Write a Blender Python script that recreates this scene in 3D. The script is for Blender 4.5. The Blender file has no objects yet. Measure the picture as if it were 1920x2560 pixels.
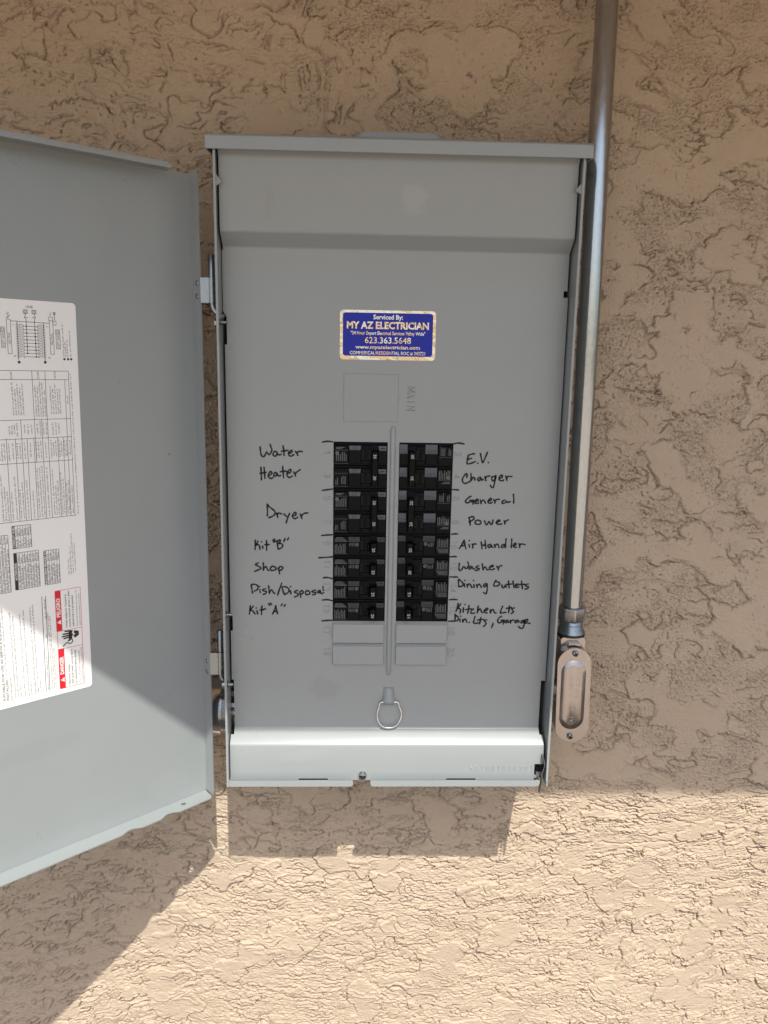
import bpy, math, random
import numpy as np
from mathutils import Matrix, Vector
from mathutils.geometry import tessellate_polygon

random.seed(7)
scene = bpy.context.scene
COL = scene.collection
R = math.radians

# ------------------------------------------------------------------ camera
cam_d = bpy.data.cameras.new('camera')
cam = bpy.data.objects.new('camera', cam_d)
COL.objects.link(cam)
cam_d.sensor_fit = 'HORIZONTAL'
cam_d.sensor_width = 36.0
cam_d.lens = 36.0 * 2000.9 / 1920.0
cam_d.clip_start = 0.01
cam_d.clip_end = 500.0
_r = Vector((0.99934505, -0.03180875, 0.01725321))
_d = Vector((0.01077978, -0.19345432, -0.98105006))
_f = Vector((0.03454368, 0.98059351, -0.19298472))
_m = Matrix((_r, -_d, -_f)).transposed().to_4x4()
_m.translation = Vector((-0.03978, -0.86752, 0.09375))
cam.matrix_world = _m
scene.camera = cam

# ------------------------------------------------------------------ sky, sun, exposure
SUN_TRAVEL = Vector((-0.168, 1.0, -1.4307)).normalized()
world = bpy.data.worlds.new('World')
scene.world = world
world.use_nodes = True
wn = world.node_tree.nodes
sky = wn.new('ShaderNodeTexSky')
sky.sky_type = 'NISHITA'
sky.sun_disc = False
sky.dust_density = 2.5
sky.sun_elevation = math.asin(-SUN_TRAVEL.z)
sky.sun_rotation = math.atan2(-SUN_TRAVEL.x, -SUN_TRAVEL.y)
world.node_tree.links.new(sky.outputs[0], wn['Background'].inputs[0])
wn['Background'].inputs[1].default_value = 0.09
sun_d = bpy.data.lights.new('sun', 'SUN')
sun_d.energy = 2.4
sun_d.angle = R(0.53)
sun_d.color = (1.0, 0.98, 0.87)
sun = bpy.data.objects.new('sun', sun_d)
COL.objects.link(sun)
sun.rotation_euler = SUN_TRAVEL.to_track_quat('-Z', 'Y').to_euler()
sun.location = (0.5, -3, 4)
scene.view_settings.view_transform = 'Standard'
scene.view_settings.look = 'None'
scene.view_settings.gamma = 1.0
scene.view_settings.use_curve_mapping = False
scene.view_settings.exposure = 1.18

# ------------------------------------------------------------------ materials
def new_mat(name):
    m = bpy.data.materials.new(name)
    m.use_nodes = True
    nt = m.node_tree
    return m, nt, nt.nodes['Principled BSDF']

def N(nt, kind, **kw):
    n = nt.nodes.new(kind)
    for k, v in kw.items():
        if k in n.inputs:
            n.inputs[k].default_value = v
        else:
            setattr(n, k, v)
    return n

def plain(name, col, rough=0.5, metal=0.0, spec=0.5, var=0.0, scale=60.0, bump=0.0, bscale=300.0, coat=0.0):
    """a material with a little procedural variation of colour, gloss and relief"""
    m, nt, b = new_mat(name)
    b.inputs['Metallic'].default_value = metal
    b.inputs['Roughness'].default_value = rough
    b.inputs['Specular IOR Level'].default_value = spec
    b.inputs['Coat Weight'].default_value = coat
    tc = N(nt, 'ShaderNodeTexCoord')
    nz = N(nt, 'ShaderNodeTexNoise', Scale=scale, Detail=4.0)
    nt.links.new(tc.outputs['Object'], nz.inputs['Vector'])
    mix = N(nt, 'ShaderNodeMix', data_type='RGBA')
    mix.inputs[6].default_value = (*[c * (1 - var) for c in col], 1)
    mix.inputs[7].default_value = (*[min(1, c * (1 + var)) for c in col], 1)
    nt.links.new(nz.outputs['Fac'], mix.inputs[0])
    nt.links.new(mix.outputs[2], b.inputs['Base Color'])
    mr = N(nt, 'ShaderNodeMapRange')
    mr.inputs['To Min'].default_value = max(0.02, rough - 0.07)
    mr.inputs['To Max'].default_value = rough + 0.07
    nt.links.new(nz.outputs['Fac'], mr.inputs['Value'])
    nt.links.new(mr.outputs[0], b.inputs['Roughness'])
    if bump:
        n2 = N(nt, 'ShaderNodeTexNoise', Scale=bscale, Detail=2.0)
        nt.links.new(tc.outputs['Object'], n2.inputs['Vector'])
        bp = N(nt, 'ShaderNodeBump', Strength=bump, Distance=0.001 if metal < 0.9 else 0.004)
        nt.links.new(n2.outputs['Fac'], bp.inputs['Height'])
        nt.links.new(bp.outputs[0], b.inputs['Normal'])
    return m

def paint_mat(name, col, rough, smudges=()):
    """baked grey enamel on sheet steel: faint orange peel, slow dents, wiped smears and a few smudges"""
    m, nt, b = new_mat(name)
    L = nt.links.new
    geo = N(nt, 'ShaderNodeNewGeometry')
    pos = geo.outputs['Position']
    n1 = N(nt, 'ShaderNodeTexNoise', Scale=9.0, Detail=5.0, Roughness=0.6)
    L(pos, n1.inputs['Vector'])
    mix = N(nt, 'ShaderNodeMix', data_type='RGBA')
    mix.inputs[6].default_value = (*[c * 0.95 for c in col], 1)
    mix.inputs[7].default_value = (*[c * 1.05 for c in col], 1)
    L(n1.outputs['Fac'], mix.inputs[0])
    out = mix.outputs[2]
    for (cx, cz, rx, rz, amt) in smudges:
        sub = N(nt, 'ShaderNodeVectorMath', operation='SUBTRACT')
        L(pos, sub.inputs[0]); sub.inputs[1].default_value = (cx, 0, cz)
        mul = N(nt, 'ShaderNodeVectorMath', operation='MULTIPLY')
        L(sub.outputs[0], mul.inputs[0]); mul.inputs[1].default_value = (1 / rx, 0, 1 / rz)
        ln = N(nt, 'ShaderNodeVectorMath', operation='LENGTH'); L(mul.outputs[0], ln.inputs[0])
        nz = N(nt, 'ShaderNodeTexNoise', Scale=90.0, Detail=3.0); L(pos, nz.inputs['Vector'])
        ad = N(nt, 'ShaderNodeMath', operation='MULTIPLY_ADD'); L(nz.outputs['Fac'], ad.inputs[0])
        ad.inputs[1].default_value = 1.2; L(ln.outputs['Value'], ad.inputs[2])
        mr = N(nt, 'ShaderNodeMapRange'); L(ad.outputs[0], mr.inputs['Value'])
        mr.inputs['From Min'].default_value = 1.6; mr.inputs['From Max'].default_value = 1.2
        mr.inputs['To Min'].default_value = 0; mr.inputs['To Max'].default_value = abs(amt)
        mx = N(nt, 'ShaderNodeMix', data_type='RGBA'); L(mr.outputs[0], mx.inputs[0]); L(out, mx.inputs[6])
        mx.inputs[7].default_value = (0.5, 0.5, 0.46, 1) if amt > 0 else (0.10, 0.09, 0.085, 1)
        out = mx.outputs[2]
    vo = N(nt, 'ShaderNodeTexVoronoi', Scale=21.0); L(pos, vo.inputs['Vector'])          # sparse chips and specks
    rd = N(nt, 'ShaderNodeSeparateColor'); L(vo.outputs['Color'], rd.inputs[0])
    th = N(nt, 'ShaderNodeMapRange'); L(rd.outputs[0], th.inputs['Value'])
    th.inputs['From Min'].default_value = 0.72; th.inputs['From Max'].default_value = 1.0; th.inputs['To Min'].default_value = 0.0; th.inputs['To Max'].default_value = 0.035
    lt = N(nt, 'ShaderNodeMath', operation='LESS_THAN'); L(vo.outputs['Distance'], lt.inputs[0]); L(th.outputs[0], lt.inputs[1])
    m2 = N(nt, 'ShaderNodeMath', operation='MULTIPLY'); L(lt.outputs[0], m2.inputs[0]); m2.inputs[1].default_value = 0.6
    mx = N(nt, 'ShaderNodeMix', data_type='RGBA'); L(m2.outputs[0], mx.inputs[0]); L(out, mx.inputs[6]); mx.inputs[7].default_value = (0.09, 0.085, 0.08, 1)
    out = mx.outputs[2]
    L(out, b.inputs['Base Color'])
    mp = N(nt, 'ShaderNodeMapping'); mp.inputs['Scale'].default_value = (5, 5, 7)
    L(pos, mp.inputs['Vector'])
    n3 = N(nt, 'ShaderNodeTexNoise', Scale=3.0, Detail=5.0); L(mp.outputs[0], n3.inputs['Vector'])
    mr = N(nt, 'ShaderNodeMapRange'); L(n3.outputs['Fac'], mr.inputs['Value'])
    mr.inputs['To Min'].default_value = rough - 0.03; mr.inputs['To Max'].default_value = rough + 0.05
    L(mr.outputs[0], b.inputs['Roughness'])
    b.inputs['Specular IOR Level'].default_value = 0.5
    n2 = N(nt, 'ShaderNodeTexNoise', Scale=14.0, Detail=1.0); L(pos, n2.inputs['Vector'])
    n4 = N(nt, 'ShaderNodeTexNoise', Scale=900.0, Detail=1.0); L(pos, n4.inputs['Vector'])
    ma = N(nt, 'ShaderNodeMath', operation='MULTIPLY_ADD'); L(n4.outputs['Fac'], ma.inputs[0])
    ma.inputs[1].default_value = 0.012; L(n2.outputs['Fac'], ma.inputs[2])
    bp = N(nt, 'ShaderNodeBump', Strength=0.5, Distance=0.0015)
    L(ma.outputs[0], bp.inputs['Height']); L(bp.outputs[0], b.inputs['Normal'])
    return m

def stucco_mat():
    m, nt, b = new_mat('painted_stucco')
    L = nt.links.new
    geo = N(nt, 'ShaderNodeNewGeometry')
    pos = geo.outputs['Position']
    n1 = N(nt, 'ShaderNodeTexNoise', Scale=3.5, Detail=6.0, Roughness=0.65); L(pos, n1.inputs['Vector'])
    cr = N(nt, 'ShaderNodeValToRGB'); L(n1.outputs['Fac'], cr.inputs[0])
    cr.color_ramp.elements[0].position = 0.3; cr.color_ramp.elements[0].color = (0.428, 0.338, 0.254, 1)
    cr.color_ramp.elements[1].position = 0.7; cr.color_ramp.elements[1].color = (0.468, 0.374, 0.284, 1)
    L(cr.outputs[0], b.inputs['Base Color'])
    b.inputs['Roughness'].default_value = 0.86
    b.inputs['Specular IOR Level'].default_value = 0.25
    n2 = N(nt, 'ShaderNodeTexNoise', Scale=420.0, Detail=3.0, Roughness=0.7); L(pos, n2.inputs['Vector'])
    n3 = N(nt, 'ShaderNodeTexNoise', Scale=60.0, Detail=2.0); L(pos, n3.inputs['Vector'])
    mr = N(nt, 'ShaderNodeMapRange'); L(n3.outputs['Fac'], mr.inputs['Value'])
    mr.inputs['From Min'].default_value = 0.35; mr.inputs['From Max'].default_value = 0.65
    mr.inputs['To Min'].default_value = 0.25; mr.inputs['To Max'].default_value = 1.0
    mu = N(nt, 'ShaderNodeMath', operation='MULTIPLY'); L(n2.outputs['Fac'], mu.inputs[0]); L(mr.outputs[0], mu.inputs[1])
    bp = N(nt, 'ShaderNodeBump', Strength=0.8, Distance=0.0014); L(mu.outputs[0], bp.inputs['Height'])
    L(bp.outputs[0], b.inputs['Normal'])
    return m

def galv_mat(name, base, rough, sc):
    """zinc coated steel: mottled, finely scratched"""
    m, nt, b = new_mat(name)
    L = nt.links.new
    tc = N(nt, 'ShaderNodeTexCoord')
    b.inputs['Metallic'].default_value = 1.0
    mp = N(nt, 'ShaderNodeMapping'); mp.inputs['Scale'].default_value = (1, 1, 0.45); L(tc.outputs['Object'], mp.inputs['Vector'])
    n1 = N(nt, 'ShaderNodeTexNoise', Scale=sc, Detail=6.0, Roughness=0.75); L(mp.outputs[0], n1.inputs['Vector'])
    cr = N(nt, 'ShaderNodeValToRGB'); L(n1.outputs['Fac'], cr.inputs[0])
    cr.color_ramp.elements[0].position = 0.3; cr.color_ramp.elements[0].color = (*[c * 0.86 for c in base], 1)
    cr.color_ramp.elements[1].position = 0.7; cr.color_ramp.elements[1].color = (*[min(1, c * 1.1) for c in base], 1)
    L(cr.outputs[0], b.inputs['Base Color'])
    mr = N(nt, 'ShaderNodeMapRange'); L(n1.outputs['Fac'], mr.inputs['Value'])
    mr.inputs['To Min'].default_value = rough - 0.08; mr.inputs['To Max'].default_value = rough + 0.12
    L(mr.outputs[0], b.inputs['Roughness'])
    bp = N(nt, 'ShaderNodeBump', Strength=0.1, Distance=0.0003); L(n1.outputs['Fac'], bp.inputs['Height'])
    L(bp.outputs[0], b.inputs['Normal'])
    return m

GREY = (0.268, 0.291, 0.299)
M = {}
M['paint'] = paint_mat('grey_enamel', GREY, 0.28, smudges=((0.0157, 0.247, 0.016, 0.019, 0.13), (-0.13, 0.245, 0.006, 0.02, -0.07), (-0.075, -0.285, 0.022, 0.016, -0.10), (-0.105, -0.36, 0.03, 0.008, 0.05)))
M['paint_door'] = paint_mat('grey_enamel_door', GREY, 0.28, smudges=((-0.30, 0.20, 0.02, 0.05, 0.04), (-0.36, -0.30, 0.05, 0.012, -0.05), (-0.25, -0.39, 0.02, 0.02, 0.04)))
M['stucco'] = stucco_mat()
M['conduit'] = galv_mat('galvanised_conduit', (0.40, 0.42, 0.44), 0.15, 260.0)
M['zinc'] = galv_mat('bright_zinc', (0.27, 0.30, 0.32), 0.27, 200.0)
M['aluminium'] = galv_mat('stamped_aluminium', (0.40, 0.365, 0.355), 0.20, 120.0)
M['chrome'] = galv_mat('bright_plating', (0.72, 0.74, 0.76), 0.15, 150.0)
M['steel'] = galv_mat('dark_steel', (0.38, 0.38, 0.39), 0.25, 150.0)
M['black'] = plain('black_plastic', (0.004, 0.0045, 0.006), 0.33, spec=0.09, var=0.3, scale=200, bump=0.15, bscale=900)
M['slot'] = plain('dark_slot', (0.006, 0.006, 0.006), 0.6, spec=0.2)
M['tag'] = plain('grey_tag', (0.060, 0.072, 0.095), 0.4, var=0.1)
M['darktag'] = plain('slate_tag', (0.014, 0.017, 0.026), 0.38, var=0.1)
M['print'] = plain('white_print', (0.17, 0.175, 0.18), 0.6)
M['numeral'] = plain('white_numeral', (0.52, 0.52, 0.50), 0.5)
M['ink'] = plain('marker_ink', (0.012, 0.009, 0.014), 0.45, spec=0.3, var=0.4, scale=120)
M['blue'] = plain('blue_foil_print', (0.012, 0.022, 0.34), 0.4, spec=0.25, var=0.05)
M['foil'] = plain('silver_foil', (0.60, 0.50, 0.36), 0.10, metal=1.0, bump=1.0, bscale=55)
M['paper'] = plain('white_label', (0.80, 0.80, 0.80), 0.34, var=0.02, scale=20)
M['type'] = plain('black_type', (0.02, 0.02, 0.022), 0.5)
M['microtype'] = plain('grey_type', (0.12, 0.12, 0.125), 0.5)
M['red'] = plain('red_print', (0.62, 0.012, 0.022), 0.4, var=0.03)
M['rubber'] = plain('black_rubber', (0.012, 0.012, 0.012), 0.55)
M['soffit'] = plain('tan_soffit_paint', (0.62, 0.49, 0.38), 0.8, var=0.08, scale=12, bump=0.5, bscale=150)
M['tile'] = plain('clay_roof_tile', (0.32, 0.17, 0.11), 0.8, var=0.2, scale=8)
M['absorber'] = plain('bounce_absorber', (0.055, 0.040, 0.030), 0.95, var=0.3, scale=40, bump=0.8, bscale=80)  # for the added out-of-view strip that soaks up ground bounce
M['inside'] = plain('enclosure_shadow_steel', (0.10, 0.10, 0.105), 0.5, metal=0.4)

def ground_mat():
    m, nt, b = new_mat('desert_gravel')
    L = nt.links.new
    geo = N(nt, 'ShaderNodeNewGeometry')
    v = N(nt, 'ShaderNodeTexVoronoi', Scale=70.0); L(geo.outputs['Position'], v.inputs['Vector'])
    n = N(nt, 'ShaderNodeTexNoise', Scale=2.0, Detail=5.0); L(geo.outputs['Position'], n.inputs['Vector'])
    mix = N(nt, 'ShaderNodeMix', data_type='RGBA'); L(v.outputs['Color'], mix.inputs[0])
    mix.inputs[6].default_value = (0.50, 0.405, 0.315, 1); mix.inputs[7].default_value = (0.64, 0.53, 0.425, 1)
    L(mix.outputs[2], b.inputs['Base Color'])
    b.inputs['Roughness'].default_value = 0.9
    bp = N(nt, 'ShaderNodeBump', Strength=0.8, Distance=0.01); L(v.outputs['Distance'], bp.inputs['Height'])
    L(bp.outputs[0], b.inputs['Normal'])
    return m
M['gravel'] = ground_mat()

# ------------------------------------------------------------------ mesh helpers (all lengths in millimetres)
class MB:
    def __init__(self):
        self.v = []; self.f = []; self.m = []
    def add(self, verts, faces, mi=0):
        o = len(self.v)
        self.v += [tuple(p) for p in verts]
        self.f += [tuple(i + o for i in f) for f in faces]
        self.m += [mi] * len(faces)
    def box(self, x0, x1, y0, y1, z0, z1, mi=0):
        vs = [(x, y, z) for x in (x0, x1) for y in (y0, y1) for z in (z0, z1)]
        self.add(vs, [(0, 1, 3, 2), (4, 6, 7, 5), (0, 4, 5, 1), (2, 3, 7, 6), (0, 2, 6, 4), (1, 5, 7, 3)], mi)
    def frustum(self, x0, x1, z0, z1, yb, yf, ix0, ix1, iz0, iz1, mi=0):
        """block on the plane y=yb whose front face at y=yf is inset by the four given amounts"""
        b = [(x0, yb, z0), (x1, yb, z0), (x1, yb, z1), (x0, yb, z1)]
        t = [(x0 + ix0, yf, z0 + iz0), (x1 - ix1, yf, z0 + iz0), (x1 - ix1, yf, z1 - iz1), (x0 + ix0, yf, z1 - iz1)]
        self.add(b + t, [(4, 5, 6, 7), (0, 1, 5, 4), (1, 2, 6, 5), (2, 3, 7, 6), (3, 0, 4, 7), (3, 2, 1, 0)], mi)
    def prism(self, loops, fn, a, b, mi=0):
        """polygon (outer loop + holes) in 2D extruded between offsets a and b; fn(u, v, w) -> point"""
        flat = [p for l in loops for p in l]
        tris = tessellate_polygon([[Vector((p[0], p[1], 0)) for p in l] for l in loops])
        n = len(flat)
        vs = [fn(p[0], p[1], a) for p in flat] + [fn(p[0], p[1], b) for p in flat]
        fs = [tuple(t) for t in tris] + [tuple(i + n for i in reversed(t)) for t in tris]
        o = 0
        for l in loops:
            k = len(l)
            for i in range(k):
                j = (i + 1) % k
                fs.append((o + i, o + j, o + j + n, o + i + n))
            o += k
        self.add(vs, fs, mi)
    def tube(self, path, r, seg=12, mi=0, closed=False, cap=True, radii=None):
        P = [Vector(p) for p in path]
        n = len(P); rings = []
        up = None
        for i in range(n):
            a = P[i - 1] if (i > 0 or closed) else P[i]
            b = P[(i + 1) % n] if (i < n - 1 or closed) else P[i]
            t = (b - a).normalized()
            if up is None:
                up = t.orthogonal().normalized()
            up = (up - t * up.dot(t)).normalized()
            s = t.cross(up)
            rr = radii[i] if radii else r
            rings.append([P[i] + rr * (math.cos(2 * math.pi * k / seg) * up + math.sin(2 * math.pi * k / seg) * s) for k in range(seg)])
        vs = [p for r_ in rings for p in r_]; fs = []
        for i in range(n if closed else n - 1):
            j = (i + 1) % n
            for k in range(seg):
                l = (k + 1) % seg
                fs.append((i * seg + k, i * seg + l, j * seg + l, j * seg + k))
        if cap and not closed:
            fs.append(tuple(reversed(range(seg)))); fs.append(tuple((n - 1) * seg + k for k in range(seg)))
        self.add(vs, fs, mi)
    def lathe(self, prof, origin, axis, seg=28, mi=0, hexa=None):
        """profile [(distance along the axis, radius)...] turned about an axis through origin"""
        ax = Vector(axis).normalized(); u = ax.orthogonal().normalized(); w = ax.cross(u); o = Vector(origin)
        vs = []; fs = []
        for (t, r) in prof:
            for k in range(seg):
                a = 2 * math.pi * k / seg
                vs.append(o + ax * t + r * (math.cos(a) * u + math.sin(a) * w))
        for i in range(len(prof) - 1):
            for k in range(seg):
                l = (k + 1) % seg
                fs.append((i * seg + k, i * seg + l, (i + 1) * seg + l, (i + 1) * seg + k))
        fs.append(tuple(reversed(range(seg)))); fs.append(tuple((len(prof) - 1) * seg + k for k in range(seg)))
        self.add(vs, fs, mi)
    def ribbon(self, pts, w, y, mi=0):
        """marker stroke on the plane y: flat band with round ends following smoothed points (x, z)"""
        P = smooth(pts)
        n = len(P)
        if n < 2: return
        Lp, Rp = [], []
        for i in range(n):
            a = P[max(i - 1, 0)]; b = P[min(i + 1, n - 1)]
            dx, dz = b[0] - a[0], b[1] - a[1]; l = math.hypot(dx, dz) or 1
            ww = w * (0.5 + 0.07 * math.sin(i * 0.7 + P[0][0]))
            nx, nz = -dz / l * ww, dx / l * ww
            Lp.append((P[i][0] + nx, P[i][1] + nz)); Rp.append((P[i][0] - nx, P[i][1] - nz))
        vs = [(p[0], y, p[1]) for p in Lp + Rp]
        self.add(vs, [(i, i + 1, n + i + 1, n + i) for i in range(n - 1)], mi)
        for c, q, sgn in ((P[0], P[1], 1), (P[-1], P[-2], 1)):
            a0 = math.atan2(c[1] - q[1], c[0] - q[0])
            ring = [(c[0] + w * 0.5 * math.cos(a0 + t), y + 0.002, c[1] + w * 0.5 * math.sin(a0 + t)) for t in [(-math.pi / 2) + math.pi * k / 6 for k in range(7)]]
            self.add([(c[0], y + 0.002, c[1])] + ring, [(0, k, k + 1) for k in range(1, 7)], mi)
    def rect(self, x0, x1, z0, z1, y, mi=0):
        self.add([(x0, y, z0), (x1, y, z0), (x1, y, z1), (x0, y, z1)], [(0, 1, 2, 3)], mi)
    def line(self, x0, z0, x1, z1, w, y, mi=0):
        dx, dz = x1 - x0, z1 - z0; l = math.hypot(dx, dz) or 1
        nx, nz = -dz / l * w / 2, dx / l * w / 2
        self.add([(x0 - nx, y, z0 - nz), (x1 - nx, y, z1 - nz), (x1 + nx, y, z1 + nz), (x0 + nx, y, z0 + nz)], [(0, 1, 2, 3)], mi)
    def frame(self, x0, x1, z0, z1, w, y, mi=0):
        self.line(x0, z0, x1, z0, w, y, mi); self.line(x0, z1, x1, z1, w, y, mi)
        self.line(x0, z0, x0, z1, w, y - 0.003, mi); self.line(x1, z0, x1, z1, w, y - 0.003, mi)
    def disc(self, cx, cz, r, y, mi=0, seg=14, r0=0.0):
        if r0:
            vs = [(cx + q * math.cos(2 * math.pi * k / seg), y, cz + q * math.sin(2 * math.pi * k / seg)) for q in (r, r0) for k in range(seg)]
            self.add(vs, [(k, (k + 1) % seg, seg + (k + 1) % seg, seg + k) for k in range(seg)], mi)
        else:
            vs = [(cx, y, cz)] + [(cx + r * math.cos(2 * math.pi * k / seg), y, cz + r * math.sin(2 * math.pi * k / seg)) for k in range(seg)]
            self.add(vs, [(0, 1 + k, 1 + (k + 1) % seg) for k in range(seg)], mi)
    def text(self, s, x, z, h, y, mi=0, rot=0.0, width=None, bold=0.0, extrude=0.0, align='CENTER', relief=0.0):
        """lettering facing the viewer at (x, z), capital height h, turned by rot degrees; width forces the line length"""
        vs, fs = glyphs(s, bold, extrude, align, relief)
        if not vs: return
        k = h / 0.69
        xs = [p[0] for p in vs]
        kx = k
        if width:
            kx = width / (max(xs) - min(xs))
        c, sn = math.cos(R(rot)), math.sin(R(rot))
        out = []
        for (a, b, d) in vs:
            a *= kx; b = (b - 0.345) * k
            out.append((x + a * c - b * sn, y - d * (h / 0.69 if extrude else 0), z + a * sn + b * c))
        self.add(out, fs, mi)
    def build(self, name, mats, parent=None, origin=(0, 0, 0), bevel=0.0, smooth_angle=None, solid=0.0, bevseg=2):
        me = bpy.data.meshes.new(name)
        o = origin
        me.from_pydata([((p[0] - o[0]) * 0.001, (p[1] - o[1]) * 0.001, (p[2] - o[2]) * 0.001) for p in self.v], [], self.f)
        if not isinstance(mats, (list, tuple)): mats = [mats]
        for m in mats: me.materials.append(m)
        me.polygons.foreach_set('material_index', self.m)
        me.validate()
        me.update()
        if smooth_angle is not None:
            me.polygons.foreach_set('use_smooth', [True] * len(me.polygons))
            me.set_sharp_from_angle(angle=R(smooth_angle))
        ob = bpy.data.objects.new(name, me)
        COL.objects.link(ob)
        if parent is None:
            ob.location = Vector(origin) * 0.001
        else:
            ob.parent = parent
        if solid:
            s = ob.modifiers.new('thickness', 'SOLIDIFY'); s.thickness = solid * 0.001; s.offset = -1.0
        if bevel:
            b = ob.modifiers.new('rounded edges', 'BEVEL'); b.width = bevel * 0.001; b.segments = bevseg
            b.limit_method = 'ANGLE'; b.angle_limit = R(40); b.harden_normals = False
        return ob

_g = {}
def glyphs(s, bold, extrude, align, relief=0.0):
    key = (s, bold, extrude, align, relief)
    if key not in _g:
        cu = bpy.data.curves.new('lettering', 'FONT')
        cu.body = s; cu.size = 1.0; cu.offset = bold; cu.resolution_u = 2
        cu.extrude = extrude; cu.align_x = align
        cu.bevel_depth = relief; cu.bevel_resolution = 1 if relief else 0
        ob = bpy.data.objects.new('lettering', cu)
        me = bpy.data.meshes.new_from_object(ob)
        _g[key] = ([tuple(v.co) for v in me.vertices], [tuple(p.vertices) for p in me.polygons])
        bpy.data.objects.remove(ob); bpy.data.meshes.remove(me); bpy.data.curves.remove(cu)
    return _g[key]

def smooth(pts, n=5):
    if len(pts) < 3: 
        a, b = pts[0], pts[-1]
        return [a, ((a[0] + b[0]) / 2, (a[1] + b[1]) / 2), b]
    P = [pts[0]] + list(pts) + [pts[-1]]; out = []
    for i in range(1, len(P) - 2):
        p0, p1, p2, p3 = P[i - 1:i + 3]
        for k in range(n):
            t = k / n
            out.append(tuple(0.5 * (2 * p1[j] + (p2[j] - p0[j]) * t + (2 * p0[j] - 5 * p1[j] + 4 * p2[j] - p3[j]) * t * t + (3 * p1[j] - p0[j] - 3 * p2[j] + p3[j]) * t ** 3) for j in (0, 1)))
    out.append(tuple(pts[-1]))
    return out

def rrect(x0, x1, z0, z1, r, n=5):
    out = []
    for cx, cz, a in ((x1 - r, z0 + r, -90), (x1 - r, z1 - r, 0), (x0 + r, z1 - r, 90), (x0 + r, z0 + r, 180)):
        out += [(cx + r * math.cos(R(a + 90 * k / n)), cz + r * math.sin(R(a + 90 * k / n))) for k in range(n + 1)]
    return out

def circ(cx, cz, r, n=18):
    return [(cx + r * math.cos(2 * math.pi * k / n), cz + r * math.sin(2 * math.pi * k / n)) for k in range(n)]

XZ = lambda u, v, w: (u, w, v)

def empty(name, loc, label, cat, group=None):
    o = bpy.data.objects.new(name, None)
    COL.objects.link(o)
    o.location = Vector(loc) * 0.001
    o.empty_display_size = 0.02
    o['label'] = label; o['category'] = cat
    if group: o['group'] = group
    return o
def tag(o, label, cat=None, group=None, kind=None):
    if label: o['label'] = label
    if cat: o['category'] = cat
    if group: o['group'] = group
    if kind: o['kind'] = kind
    return o

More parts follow.
